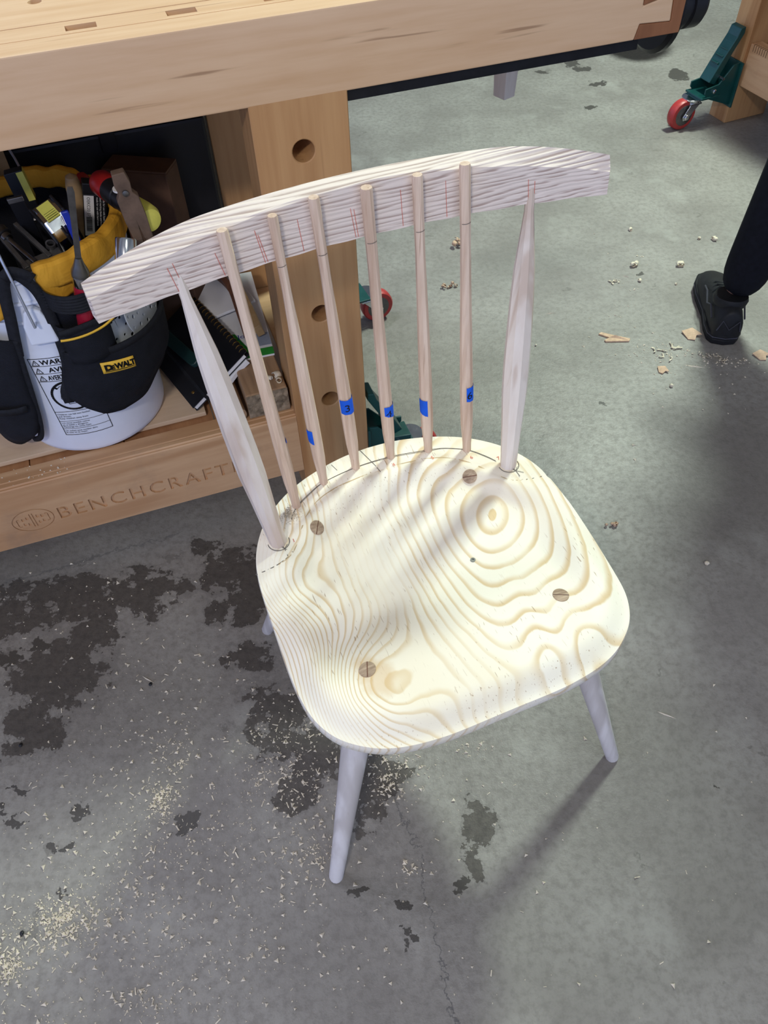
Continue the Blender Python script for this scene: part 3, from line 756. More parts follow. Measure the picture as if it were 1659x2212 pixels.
for y, s, xo in ((.2155,'WARNING',.0175),(.1985,'AVISO',.026),(.1815,'AVERTISSEMENT',.019)):
    ptext(s, xo, y, .0138, {'WARNING':1.05,'AVISO':1.05,'AVERTISSEMENT':.62}[s], .0003)
    for (xa, ya, xb, yb_) in ((.004,y-.0012,.0155,y-.0012),(.004,y-.0012,.0098,y+.0098),(.0155,y-.0012,.0098,y+.0098)):
        L = math.hypot(xb-xa, yb_-ya); nx, ny = -(yb_-ya)/L*.0006, (xb-xa)/L*.0006
        vs = [onb(xa-nx,ya-ny), onb(xb-nx,yb_-ny), onb(xb+nx,yb_+ny), onb(xa+nx,ya+ny)]; pg.add(vs, [(0,1,2,3)])
    pbox(.0094, y+.0012, .0102, y+.0065)
# prohibition roundel with a plain bucket outline
def stroke(P, w):
    for (xa, ya), (xb, yb_) in zip(P, P[1:]):
        L = math.hypot(xb-xa, yb_-ya) or 1; nx, ny = -(yb_-ya)/L*w/2, (xb-xa)/L*w/2
        pg.add([onb(xa-nx,ya-ny), onb(xb-nx,yb_-ny), onb(xb+nx,yb_+ny), onb(xa+nx,ya+ny)], [(0,1,2,3)])
cxr, cyr = .0425, .1425
stroke([(cxr+.0315*cos(a), cyr+.0315*sin(a)) for a in [2*pi*k/40 for k in range(41)]], .0042)
stroke([(cxr-.0225, cyr+.0225), (cxr+.0225, cyr-.0225)], .004)
stroke([(.029,.150),(.033,.124),(.054,.124),(.057,.150),(.029,.150)], .0012)
stroke([(.026,.146),(.024,.138),(.028,.132),(.032,.131)], .001)
stroke([(.024,.160),(.030,.166),(.044,.164),(.052,.154),(.046,.150)], .001)
for k, (y, n) in enumerate(((.0985,34),(.0935,16),(.0885,30),(.0775,33),(.0725,36),(.0675,20),(.0575,34),(.053,30))):
    t = ''
    random.seed(k)
    words = {0:'Children can fall into bucket', 1:'and drown.', 2:'Keep children away from', 3:'Los ninos pueden caerse', 4:'en el balde y ahogarse.', 5:'Mantenga los ninos lejos', 6:'Un enfant peut tomber dans', 7:'le seau et se noyer.'}[k]
    ptext(words, .003, y, .0052, .95)
pbox(-.022, .232, -.012, .2328)
obj('warning_print', pg, ink, bucket, label='black printed warning panel')
# ears and wire bail
for s in (1, -1):
    th = -95 if s > 0 else 85
    eg = G(); Mx = T(cyl(th, .313, .002), (0, 0, R(th)))
    prof = [(-.022,-.045),(.022,-.045),(.021,-.01),(.013,.014),(.004,.021),(-.004,.021),(-.013,.014),(-.021,-.01)]
    eg.prism(prof, 0, .013, M=Mx @ Matrix(((0,0,1,0),(1,0,0,0),(0,1,0,0),(0,0,0,1))))
    obj('bail_ear', eg, bucket_m, bucket, .004, 3)
p0, p1 = Vector(cyl(-95, .313, .030)), Vector(cyl(85, .313, .018))
ax = (p1-p0)/2; mid = (p0+p1)/2
wire = [p0 + Vector((0.002,.022,-.003)), p0 + Vector((.001,.008,-.003)), p0 + Vector((0,0,-.002))]
for k in range(1, 24):
    a = pi*k/24
    wire.append(mid - ax*cos(a)*(1) + Vector((-.02*sin(a), 0, (.205*sin(a)**.5))))
wire += [p1]
obj('bail', G().tube(wire, .0021, 8), galv, bucket, label='bent steel wire bail')

# fabric tool organiser hung over the rim
org = thing('tool_organizer', 'black and yellow canvas tool organizer hung over the rim of the white bucket', 'tool bag', BW(-.183, 1.272, ZB), BA)
def rib(pts, w, off, mat, name, label=None, thick=.002, par=org, wave=0):
    """webbing laid on the bucket wall: pts = (theta, height)"""
    C = catmull(pts, 6); g = G(); vs = []
    P = [Vector(cyl(t, z, off)) for t, z in C]
    for i, p in enumerate(P):
        tg = (P[min(i+1, len(P)-1)] - P[max(i-1, 0)]).normalized(); nr = Vector((p.x, p.y, 0)).normalized()
        sd = tg.cross(nr).normalized()*w/2
        vs += [p - sd, p + sd]
    g.add(vs, [(2*i, 2*i+2, 2*i+3, 2*i+1) for i in range(len(P)-1)], 0, True)
    return obj(name, g, mat, par, solid=thick, label=label)
def cloth(th_l, th_r, z_lo, z_hi, off, mat, name, label=None, nu=28, nv=10, par=org, solid=.0022):
    g = G()
    def f(u, v):
        z = z_lo(u) + (z_hi(u)-z_lo(u))*v
        th = th_l(z) + (th_r(z)-th_l(z))*u
        return cyl(th, z, off(u, v))
    g.sheet(f, nu, nv); return obj(name, g, mat, par, solid=solid, label=label)
cloth(lambda z: 0, lambda z: 360, lambda u: .20, lambda u: .380, lambda u, v: -.0085, black_fab, 'lining', 'black inner lining of the bucket', 72, 3, solid=.001)
# yellow lining folded over the rim, with soft creases
def fold(tha, thb, zdn, label=None):
    g = G()
    prof = [(.010, -1.0), (.012, -.5), (.012, -.1), (.011, .25), (.007, .45), (.001, .5), (-.006, .42), (-.010, .1), (-.0125, -.2), (-.013, -.5)]
    def f(u, v):
        th = tha + (thb-tha)*u; x = v*(len(prof)-1); i = min(int(x), len(prof)-2); t = x-i
        o = prof[i][0]*(1-t)+prof[i+1][0]*t; h = prof[i][1]*(1-t)+prof[i+1][1]*t
        wv = .0022*sin(th*.10+.6)+.0016*sin(th*.23+1)+.0008*sin(th*.52)
        z = .388 + (h*zdn if h < 0 else h*.022) + wv*(1.3 if h > 0 else .7)
        return cyl(th, z, o + wv*.8)
    g.sheet(f, int((thb-tha)/1.8), 27); return obj('rim_fold', g, yellow_fab, org, label=label, solid=.001)
fold(-86, 255-4, .032, 'yellow canvas fold over the bucket rim')
# left yellow gusset
cloth(lambda z: -128, lambda z: -102 - (.40-z)*110, lambda u: .33 - .0*u - .03*(1-abs(u-.35)), lambda u: .398, lambda u, v: .009+.003*sin(u*9), yellow_fab, 'gusset', 'yellow gusset')
cloth(lambda z: -86.5, lambda z: -58, lambda u: .345-.02*(1-u), lambda u: .385, lambda u, v: .008+.002*sin(u*8), yellow_fab, 'gusset', 'yellow gusset')
# big front pocket with a rounded bottom corner
def zlo(u):
    t = [(0,.165),(.05,.125),(.12,.100),(.22,.092),(.36,.100),(.5,.112),(.65,.126),(.8,.138),(1,.15)]
    for (a, b), (c, d) in zip(t, t[1:]):
        if u <= c: return b+(d-b)*(u-a)/(c-a)
    return .15
def thl(z): return -89 - 9*sst(.26, .15, z) + 5*sst(.16, .09, z)
def pk(u, v): return .0125 + .030*sin(pi*min(1, u*1.02+.0))**.6*(.45+.55*sst(0, .35, v)) + .0025*sin(u*22)*(1-v)*sst(.0,.3,u)
cloth(thl, lambda z: 22, zlo, lambda u: .245 - .012*sin(pi*u), pk, black_fab, 'pocket', 'wide black canvas pocket with a rounded bottom', 44, 16)
cloth(lambda z: -88.5, lambda z: 22, lambda u: .233 - .012*sin(pi*u), lambda u: .246 - .012*sin(pi*u), lambda u, v: pk(u, 1)+.0015, webbing, 'pocket_hem', None, 40, 1)
# backing panel and upper pocket
cloth(lambda z: -88, lambda z: 25, lambda u: .10+.05*abs(u-.3), lambda u: .335, lambda u, v: .0095, black_fab, 'backing_panel', None, 30, 6)
cloth(lambda z: -86.5, lambda z: -57, lambda u: .225, lambda u: .298-.004*u, lambda u, v: .013+.026*sin(pi*u)**.5, black_fab, 'pocket', 'narrow black pocket with yellow piping', 20, 6)
rib([(-86,.285),(-80,.282),(-72,.281),(-64,.283),(-58,.288)], .0035, .0405, yellow_tag, 'piping', 'yellow piping', .002)
rib([(-85.5,.296),(-80,.296),(-72,.296),(-64,.295),(-58,.294)], .011, .0395, webbing, 'pocket_hem')
# webbing straps along the gap
rib([(-95,.398),(-91,.385),(-87.5,.360),(-86.5,.32),(-87,.27),(-88,.235),(-91,.195),(-96.5,.165),(-97,.140)], .016, .015, webbing, 'strap', 'black webbing strap')
rib([(-97,.396),(-101,.388),(-104,.36),(-107,.32),(-110,.285),(-113,.25)], .018, .015, webbing, 'strap', 'black webbing strap')
rib([(-101,.392),(-96,.402),(-91,.396),(-87,.384)], .016, .015, webbing, 'strap')
# elastic loops over the red handle
cloth(lambda z: -86.5, lambda z: -56, lambda u: .330-.004*u, lambda u: .362-.006*u, lambda u, v: .015+.037*sin(pi*min(1,max(0,(u-.06)/.94)))**.6+.0006*sin(v*38), webbing, 'elastic_band', 'ribbed black elastic band', 22, 24)
# left pocket reaching low
def lz(u): return .150 - .118*sst(.1, .86, u) + .05*sst(.9, 1, u)
def lthr(z): return -110 - 9*sst(.31, .13, z) - 6*sst(.14, .07, z) - 13*sst(.07, .03, z)
cloth(lambda z: -186, lthr, lz, lambda u: .33 - .05*u, lambda u, v: .014+.038*sin(pi*u)**.6*(1-.5*v), black_fab, 'pocket', 'black canvas pocket left of the bail ear', 34, 14)
cloth(lambda z: -175, lambda z: -117-6*sst(.22,.1,z), lambda u: .115+.02*u, lambda u: .130+.02*u, lambda u, v: .030+.026*sin(pi*u)**.7, webbing, 'pocket_hem', None, 24, 1)
cloth(lambda z: -185, lambda z: -152, lambda u: .16, lambda u: .172, lambda u, v: .040+.026*sin(pi*u)**.7, yellow_fab, 'piping', 'yellow piping', 12, 1)
rib([(-110.5,.28),(-114,.22),(-118.5,.15),(-123.5,.09),(-130,.05),(-140,.034)], .011, .016, webbing, 'strap')
# yellow maker's tag
lg = G()
def tagp(x, y, ex=0):  # on the pocket front
    u = (-72.5 + x + 89)/(22+89); zc = .205 - x*.0007; return cyl(-72.5+x, zc+y, pk(u, .75)+.004+ex)
lg.sheet(lambda u, v: tagp(17.5*u, -.0115+.023*v), 10, 3)
tg = obj('yellow_tag', lg, yellow_tag, org, solid=.001, label='yellow tag with black lettering')
wg = G()
text_g('D', .0155, wg, 0, None, lambda a,b,c: tagp(1.4+a*330, -.0052+b, .001), bold=.0011, xs=1.05)
text_g('E', .0118, wg, 0, None, lambda a,b,c: tagp(4.5+a*330, -.0052+b, .001), bold=.0008)
text_g('WALT', .0155, wg, 0, None, lambda a,b,c: tagp(6.8+a*330, -.0052+b, .001), bold=.0009, space=.88, xs=.80)
obj('tag_lettering', wg, ink, tg)
obj('tag_outline', G().sheet(lambda u, v: tagp(1.2+15.0*u, -.0085+.0014*v, .0008), 10, 1), ink, tg)

# ---------------------------------------------------------------- tools in and around the bucket
def at(u, n, z): return BW(u, n, z)
def slab3(g, a, b, w, t, mat=0, up=(0,0,1)):
    """flat bar from a to b, w wide, t thick"""
    a, b = Vector(a), Vector(b); d = (b-a).normalized(); sd = d.cross(Vector(up))
    if sd.length < 1e-3: sd = d.cross(Vector((1,0,0)))
    sd.normalize(); nn = sd.cross(d).normalized()
    vs = []
    for p in (a, b):
        for s, q in ((-1,-1),(1,-1),(1,1),(-1,1)): vs.append(p + sd*s*w/2 + nn*q*t/2)
    return g.add(vs, [(3,2,1,0),(4,5,6,7),(0,1,5,4),(1,2,6,5),(2,3,7,6),(3,0,4,7)], mat)
# long scraper with red handle
t = thing('scraper', 'long flat grey steel scraper with glossy red handle in the front elastic band', 'scraper', (0,0,0))
zd = (UX*.20 + NX*-.235 + Vector((0,0,.95))).normalized(); xd = (UX - zd*UX.dot(zd)).normalized(); yd = zd.cross(xd)
Ms = Matrix((xd, yd, zd)).transposed().to_4x4(); Ms.translation = at(-.1310, 1.1175, .522); t.matrix_world = Ms
obj('handle', G().lathe([(.004,.0),(.0120,.004),(.0128,.03),(.0120,.075),(.0115,.100)], 18), red_pl, t)
obj('ferrule', G().lathe([(.0118,.098),(.0124,.100),(.0124,.116),(.0114,.1165)], 20), chrome, t)
obj('bolster', G().lathe([(.0114,.1165),(.0114,.119),(.0128,.120),(.0124,.125),(.0075,.138),(.0045,.150)], 20), steel, t)
bl = G()
for (z0, z1, w0, w1) in ((.148,.20,.0085,.008),(.20,.262,.008,.0095),(.262,.270,.0095,.006)):
    vs = [(s*w/2, q*.0012, z) for z, w in ((z0,w0),(z1,w1)) for s, q in ((-1,-1),(1,-1),(1,1),(-1,1))]
    bl.add(vs, [(0,1,5,4),(1,2,6,5),(2,3,7,6),(3,0,4,7),(4,5,6,7)])
obj('blade', bl, dark_steel, t)
# tape measure
t = thing('tape_measure', 'chrome tape measure with a yellow scale window inside the bucket', 'tape measure', at(-.122, 1.215, .625), rot=(R(18), R(-14), BA+R(20)))
P = [(-.034,-.03),(.034,-.03),(.036,-.012),(.034,.012),(.022,.030),(.004,.037),(-.016,.036),(-.030,.026),(-.036,.01)]
obj('case', G().prism(P, -.018, .018, M=T((0,0,.03)) @ Matrix(((0,0,1,0),(1,0,0,0),(0,1,0,0),(0,0,0,1)))), chrome, t, .004, 3)
q = G()
for s in (-1, 1): q.tube([(s*.0185,-.03,.012),(s*.0185,-.034,.04),(s*.0185,-.012,.066),(s*.0185,.02,.064)], .0022, 8)
obj('trim', q, black_pl, t)
q = G(); slab3(q, (0,-.020,.0672), (0,.012,.0685), .021, .0012); obj('scale_window', q, yellow_pl, t)
q = G()
for k in range(8): slab3(q, (-.009,-.017+.0038*k,.0682), (.009,-.017+.0038*k,.0682), .0006, .0006)
obj('scale_mark', q, ink, t, kind='stuff')
q = G(); slab3(q, (0,-.037,.052), (0,-.037,.022), .012, .003); slab3(q, (0,-.0372,.066), (0,-.0372,.05), .004, .003); obj('lock_button', q, black_pl, t, .001)
q = G(); slab3(q, (-.006,-.0355,.012), (-.006,-.0365,-.045), .0125, .0008); slab3(q, (.0075,-.0355,.012), (.0075,-.0365,-.045), .0125, .0008); obj('blade', q, yellow_pl, t)
# black blister pack with a barcode sticker
t = thing('parts_box', 'narrow black box with a white barcode sticker standing in the bucket', 'box', at(-.090, 1.298, .542), rot=(R(2), R(15), BA))
obj('carton', G().box((-.018,-.010,0),(.018,.010,.112)), black_pl, t, .0015)
obj('lid', G().box((-.0185,-.0105,.112),(.0185,.0105,.130)), black_pl, t, .0015)
st = obj('sticker', G().box((-.0172,-.0108,.040),(-.002,-.0102,.110)), white_m, t)
q = G()
random.seed(3)
z = .048
while z < .074: 
    w = random.choice((.0005,.0008,.0012)); q.box((-.0145,-.0110,z),(-.0055,-.0107,z+w)); z += w+random.choice((.0005,.0008))
text_g('OEKC20 07', .0068, q, 0, Matrix.Translation((-.0125,-.0111,.108)) @ Euler((pi/2, pi/2, 0)).to_matrix().to_4x4())
obj('barcode', q, ink, st)
q = G()
for k in range(3): text_g('steel marking blades and holder' if k % 2 else 'made for use with hand tools', .0042, q, 0, Matrix.Translation((.002+.005*k,-.0105,.108)) @ Euler((pi/2, pi/2, 0)).to_matrix().to_4x4())
obj('small_print', q, white_m, t)
# soft faced hammer: red and yellow heads
h0, h1 = at(-.045, 1.285, .668), at(.012, 1.140, .668)
d = (h1-h0); L = d.length; dn = d.normalized()
t = thing('mallet', 'soft faced mallet with one red and one yellow head behind the bucket rim', 'mallet', at(-.018, 1.212, .668))
Mh = Matrix.Translation((0,0,0)) @ dn.to_track_quat('Z', 'Y').to_matrix().to_4x4()
obj('red_head', G().lathe([(.004,-.081),(.018,-.080),(.0205,-.074),(.0205,-.045),(.0185,-.042)], 28, M=Mh), dark_red, t)
obj('yellow_head', G().lathe([(.0165,.028),(.0185,.032),(.0205,.055),(.0205,.072),(.017,.081),(.008,.084),(.001,.0845)], 28, M=Mh), yellow_pl, t, label='pale yellow head')
obj('body', G().lathe([(.017,-.043),(.0195,-.042),(.0195,-.012),(.018,-.01),(.018,.018),(.0175,.030)], 28, M=Mh), black_pl, t)
q = G(); ring(q, .009, .0125, .0175, .0205, 24); q.lathe([(.0005,.0200),(.009,.0200)], 20, cap=False)
obj('eye', q, white_m, t)
obj('handle', G().tube([(0,0,.02),(.002,.002,-.04),(.003,.004,-.075)], [.0085,.0095,.0105], 14), dark_wood, t)
# old brown pliers handle in front of it
t = thing('pincers', 'worn brown iron pincers hanging beside the yellow mallet head', 'pincers', at(-.010, 1.128, .70), rot=(R(4), R(-5), BA))
q = G(); q.prism([(-.014,-.052),(-.016,-.02),(-.0155,.015),(-.0095,.024),(-.0115,.038),(-.009,.055),(.009,.055),(.0115,.038),(.0095,.024),(.0155,.015),(.016,-.02),(.014,-.052),(.0015,-.052),(.0,-.03),(-.0015,-.052)], -.007, .007, M=Mf)
obj('jaw', q, leather, t, .004, 3)
for s in (-1, 1):
    q = G(); q.tube([(s*.0078,0,-.048),(s*.0075,-.001,-.075),(s*.006,-.002,-.10)], [.0068,.0062,.005], 10); obj('handle', q, leather, t)
obj('rivet', G().lathe([(.0045,0),(.0045,.003),(.002,.004)], 12, M=T((0,-.007,.026), (pi/2,0,0))), dark_steel, t)
# chrome socket wrench
t = thing('socket_wrench', 'chrome socket wrench standing at the right front of the bucket rim', 'wrench', at(-.034, 1.098, .655), rot=(R(-30), R(20), BA))
obj('socket', G().lathe([(.012,-.020),(.0155,-.019),(.0155,.012),(.0145,.014),(.0115,.014),(.0105,-.004),(.001,-.004)], 24), chrome, t)
obj('drive', G().box((-.004,-.004,-.006),(.004,.004,.004)), dark_steel, t)
q = G(); q.tube([(0,0,-.018),(.002,.0,-.04),(.002,0,-.06)], [.008,.0065,.0062], 12); obj('shaft', q, steel, t)
# steel honing guide / hand vise with a knurled knob
t = thing('honing_guide', 'small grey steel honing guide with a round knob at the left of the bucket', 'honing guide', at(-.158, 1.168, .622), rot=(R(20), R(4), BA+R(14)))
obj('bed', G().prism([(-.030,-.020),(.030,-.020),(.034,-.008),(.034,.014),(-.034,.002),(-.034,-.012)], 0, .007), dark_steel, t, .0012)
q = G(); slab3(q, (-.028,-.012,.006), (-.042,.060,.006), .007, .007); slab3(q, (.010,-.002,.006), (-.014,.075,.006), .007, .007); obj('side_bar', q, dark_steel, t, .001)
obj('screw', G().tube([(-.014,-.006,.008),(-.034,.050,.008)], .0042, 12), steel, t)
Mk = T((-.036,.056,.008)) @ Vector((-.020,.056,0)).to_track_quat('Z','Y').to_matrix().to_4x4()
obj('knob', G().lathe([(.009,0),(.012,.001),(.012,.012),(.0115,.013),(.005,.013),(.004,.010),(.001,.010)], 24, M=Mk).lathe([(.008,-.008),(.0085,-.001)], 20, M=Mk), steel, t)
q = G(); ring(q, .005, .0075, .007, .014, 20, T((.018,.016,0))); obj('ring', q, dark_steel, t)
obj('ball', G().sphere((.010,-.020,.008), .0048), steel, t)
# dark flat bars (rules) sticking up at the left
for k, (a, b, w, lb) in enumerate((((-.158,1.250,.44),(-.170,1.22,.70),.022,'flat black steel rule standing behind the steel knob'),((-.162,1.262,.44),(-.170,1.238,.668),.016,'thin dark steel bar leaning beside the tape measure'),((-.228,1.262,.44),(-.222,1.262,.685),.024,'broad black bar leaning at the left inside the bucket'))):
    t = thing('steel_bar', lb, 'ruler', at(*a)); A = Vector((0,0,0)); B = at(*b) - at(*a)
    q = G(); slab3(q, A, B, w, .004, up=(0.3,-1,.2)); obj('blade', q, black_steel, t, .0008)
    q = G(); slab3(q, B*.97, B*1.0, w*1.05, .005, up=(0.3,-1,.2)); obj('tip', q, dark_steel, t, .0008)
# blue handled tools
t = thing('blue_screwdriver', 'shiny blue handled screwdriver with brass collar at the left rim', 'screwdriver', at(-.228, 1.190, .540), rot=(R(14), R(-10), BA))
obj('handle', G().lathe([(.006,.0),(.013,.008),(.014,.03),(.0125,.06),(.014,.085),(.011,.095)], 18, M=T((0,0,-.02))), blue_pl, t)
obj('collar', G().lathe([(.0115,.0),(.012,.004),(.012,.022),(.008,.030)], 18, M=T((0,0,.074))), gold, t)
obj('shaft', G().tube([(0,0,.10),(0,0,.15)], .004, 8), chrome, t)
t = thing('blue_file', 'slim blue handled file standing right of the scraper blade', 'file', at(-.088, 1.148, .46), rot=(R(-4), R(-4), BA))
q = G(); slab3(q, (0,0,.06), (0,.0,.235), .011, .006, up=(0,1,0)); obj('handle', q, blue_pl, t, .002)
obj('pin', G().sphere((.006,-.004,.150), .0045), chrome, t)
q = G(); slab3(q, (0,0,-.06), (0,0,.06), .008, .003, up=(0,1,0)); obj('blade', q, steel, t)
# wooden handles at the back
t = thing('wooden_handle', 'round pinkish wooden tool handle behind the black box in the bucket', 'handle', at(-.104, 1.312, .455), rot=(R(2), R(4), BA))
obj('grip', G().lathe([(.009,0),(.012,.08),(.0135,.15),(.0128,.205),(.009,.222),(.001,.227)], 16), tan_wood, t)
obj('ring', G().lathe([(.0122,.07),(.0128,.074),(.0128,.086),(.0122,.09)], 16), dark_steel, t)
t = thing('chisel', 'dark red ball ended chisel handle at the back of the bucket', 'chisel', at(-.082, 1.328, .448), rot=(R(-3), R(2), BA))
obj('handle', G().lathe([(.006,0),(.007,.10),(.007,.16),(.011,.176),(.0135,.192),(.012,.206),(.006,.214),(.001,.216)], 18), dark_red, t)
obj('ferrule', G().lathe([(.0085,-.02),(.0095,0)], 14), gold, t)
# spirit level and dark gauge
t = thing('spirit_level', 'small black spirit level with a yellow end in the bucket left of the tape', 'level', at(-.150, 1.300, .46), rot=(R(-4), R(-5), BA))
obj('body', G().box((-.014,-.010,0),(.014,.010,.238)), black_pl, t, .0015)
obj('end_cap', G().box((.004,-.0105,.19),(.0145,.0105,.236)), yellow_pl, t)
obj('vial', G().tube([(-.004,-.012,.16),(.006,-.012,.16)], .004, 10), chrome, t)
# perforated grey pads in the wide pocket
for k, (th, zc, off, tilt, lb) in enumerate(((-52,.272,.012,24,'grey perforated disc pad nearest the pocket tag'),(-31,.282,.020,-14,'grey perforated disc pad at the right of the pocket'))):
    a = R(th); r = brad(.25)+off
    Mp = T((-0,0,0)); t_loc = at(-.183+r*cos(a), 1.272+r*sin(a), ZB+zc-.03)
    q = G(); q.lathe([(.001,-.0012),(.052,-.0012),(.0525,0),(.052,.0012),(.001,.0012)], 48)
    o = obj('sanding_pad', q, grey_pad, None)
    cutg = G()
    for (rr, nn, hr, ph) in ((.045,12,.0026,.1),(.032,8,.0036,.3),(.018,6,.0026,0)):
        for i in range(nn):
            A = 2*pi*i/nn+ph; cutg.lathe([(hr,-.01),(hr,.01)], 12, M=T((rr*cos(A), rr*sin(A), 0)))
    cut(o, cutg)
    tag(o, lb, 'pad')
    o.matrix_world = Matrix.Translation(t_loc) @ Euler((0, 0, a+BA)).to_matrix().to_4x4() @ Euler((0, R(90-8), 0)).to_matrix().to_4x4() @ Euler((0,0,R(tilt))).to_matrix().to_4x4()
# ---------------------------------------------------------------- right side of the shelf
t = thing('timber_block', 'squared weathered timber with a rough sawn end lying against the bench leg', 'timber', at(.132, 1.118, .2473), BA)
obj('body', G().box((-.040,.003,0),(.040,.30,.056)), old_wood, t, .003)
q = G()
def rough(u, v):
    x, z = -.040+.080*u, .001+.054*v
    e = .001 if u in (0,1) or v in (0,1) else .003*(sin(u*37+v*11)+sin(v*29+u*5))*.6
    return (x, .003-abs(e), z)
q.sheet(rough, 20, 14); obj('sawn_end', q, rough_end, t, label='grey rough sawn end')
t2 = thing('round_stick', 'short round stick with bark lying left of the squared timber', 'stick', at(.070, 1.118, .2473+.0182), BA+R(3))
obj('body', G().tube([(0,0,0),(0.002,.1,0),(0,.30,0)], [.0175,.018,.0175], 18, caps=True), old_wood, t2)
obj('end_bark', G().lathe([(.0005,-.0008),(.0165,-.0008),(.0178,.0)], 18, M=T((0,0,0), (pi/2,0,0))), bark, t2)
sh = G()
def curl(g, c, r, turns, w, M=None, mat=0, n=14, grow=.35):
    vs = []; fs = []
    for i in range(n+1):
        a = turns*2*pi*i/n; rr = r*(1-grow*i/n)
        for s in (-1, 1): vs.append((s*w/2 + .25*w*i/n, rr*cos(a), rr*sin(a)+r))
    for i in range(n): fs.append((2*i, 2*i+1, 2*i+3, 2*i+2))
    g.add(vs, fs, mat, True, T(c) if M is None else M)
curl(sh, (0,0,0), .008, .9, .012, T((0,0,0), (0,0,.6))); curl(sh, (.006,-.012,0), .006, 1.1, .010, T((.004,-.014,0), (.2,.3,1.6))); curl(sh, (0,0,0), .005, .8, .014, T((-.012,-.004,0), (0,.2,2.6)))
obj('curled_shaving', sh, shaving_m, None, label='pale curled shaving resting on the squared timber end', cat='shaving', solid=.0004, loc=at(.160, 1.150, .3038))
# green and white magazine
t = thing('magazine', 'white magazine with green bands lying on the timber behind the notebook', 'magazine', at(.125, 1.222, .3040), BA+R(-4), None)
obj('pages', G().box((-.045,0,0),(.048,.29,.004)), white_m, t)
obj('cover', G().box((-.0455,-.0005,.0041),(.0485,.2905,.0047)), white_board, t)
q = G(); q.box((-.0455,-.0004,.0048),(.0485,.022,.0051)); q.prism([(-.0455,.022),(-.0455,.082),(-.018,.082),(.004,.022)], .0048, .0051)
obj('green_band', q, green_cov, t)
obj('picture', G().box((.010,.030,.0048),(.0480,.070,.0051)), blue_grey, t)
q = G(); text_g('Jo', .018, q, 0, T((-.014,.064,.0053))); obj('blue_title', q, blue_pl, t)
# spiral notebook
t = thing('spiral_notebook', 'black spiral bound notebook with elastic strap leaning across the timber', 'notebook', at(.000, 1.175, .2500), rot=(R(0), R(-29.5), BA+R(16)))
NW, NL = .150, .232
obj('cover', G().box((0,0,.012),(NW,NL,.0135)), black_pl, t, .0006)
obj('pages', G().box((.003,.002,.0025),(NW-.008,NL-.003,.012)), white_m, t)
obj('back_cover', G().box((0,0,.001),(NW,NL,.0024)), black_pl, t, .0006)
obj('elastic', G().box((.030,-.001,.0005),(.036,NL+.001,.0142)), webbing, t)
for k in range(17):
    y = .012 + k*.0130
    obj('wire_loop', G().tube([(NW-.006+.0075*cos(a), y+.0012*sin(a*.5), .0075+.0078*sin(a)) for a in [2*pi*i/12 for i in range(13)]], .0007, 5, caps=False), gold, t)
obj('snap', G().lathe([(.0035,0),(.003,.0012),(.001,.0016)], 12, M=T((.020,.030,.0135))), gold, t)
t = thing('paper_pad', 'white paper pad with torn edge under the black spiral notebook', 'notepad', at(.000, 1.175, .2500), rot=(0, R(-29.5), BA+R(16)))
q = G(); q.prism([(.040,-.004),(.062,-.002),(.088,-.008),(.115,-.003),(.138,-.005),(.140,.15),(.040,.15)], -.0085, .0002); obj('sheets', q, white_m, t)
# green handled file on the notebook, white strips beside it
t = thing('green_roll', 'dark green flat handle lying on the notebook beside the bucket', 'handle', at(.024, 1.265, .2945), rot=(R(-3), R(-29.5), BA+R(22)))
q = G(); q.prism([(-.012,0),(-.010,-.008),(-.005,-.0125),(.005,-.0125),(.010,-.008),(.012,0),(.013,.15),(-.013,.15)], 0, .012); obj('grip', q, green_dark, t, .003, 3)
q = G(); slab3(q, (0,.15,.006), (0,.23,.006), .022, .002); obj('blade', q, steel, t)
t = thing('saw_handle', 'reddish brown wooden block handle behind the green handle', 'handle', at(-.040, 1.412, .2472), BA+R(18))
obj('body', G().box((-.012,-.03,0),(.012,.05,.10)), dark_wood, t, .004, 3)
obj('steel_back', G().box((.013,-.03,0),(.022,.06,.115)), blue_grey, t, .001)
# white boards and bent wood behind
obj('white_panel', G().box((-.05,-.004,0),(.045,.004,.20)), white_board, None, .001, label='white panel standing in front of the rear bench leg', cat='panel', loc=at(.122, 1.502, .2345), rot=(R(-6),0,BA+R(-6)))
obj('white_panel', G().box((-.075,-.09,0),(.045,.045,.006)), white_board, None, .001, label='white panel lying flat behind the spiral notebook', cat='panel', loc=at(.112, 1.455, .324), rot=(R(3),R(-3),BA+R(12)))
for k, (off, z, lb) in enumerate(((0,.392,'wide bent tan wood strip arched beside the bench leg'),(.034,.378,'narrow bent wood strip lying inside the wide arched strip'))):
    pts = [(.070+.01*k, 1.505-off), (.110, 1.490-off), (.140-.008*k, 1.44-off), (.152-.018*k, 1.36-off), (.158-.024*k, 1.27)]
    C = catmull(pts, 8); base = at(.15, 1.45, .2345); q = G(); vs = []
    for i, (u, n_) in enumerate(C):
        zz = z - .055*(i/(len(C)-1))**1.3; p = at(u, n_, zz) - base
        pn = at(*C[min(i+1, len(C)-1)], zz); pp = at(*C[max(i-1, 0)], zz); td = (pn-pp).normalized(); sd = Vector((td.y, -td.x, 0))
        for sx, sz in ((-.011,-.018),(.003,-.022),(.011,.0),(-.004,.006)): vs.append(p + sd*sx*(1-.3*k) + Vector((0,0,sz)))
    q.add(vs, [(i*4+j, i*4+(j+1) % 4, (i+1)*4+(j+1) % 4, (i+1)*4+j) for i in range(len(C)-1) for j in range(4)] + [(3,2,1,0), tuple(len(vs)-4+j for j in range(4))])
    obj('bent_wood', q, tan_wood if not k else dark_wood, None, .001, label=lb, cat='wood strip', loc=base)
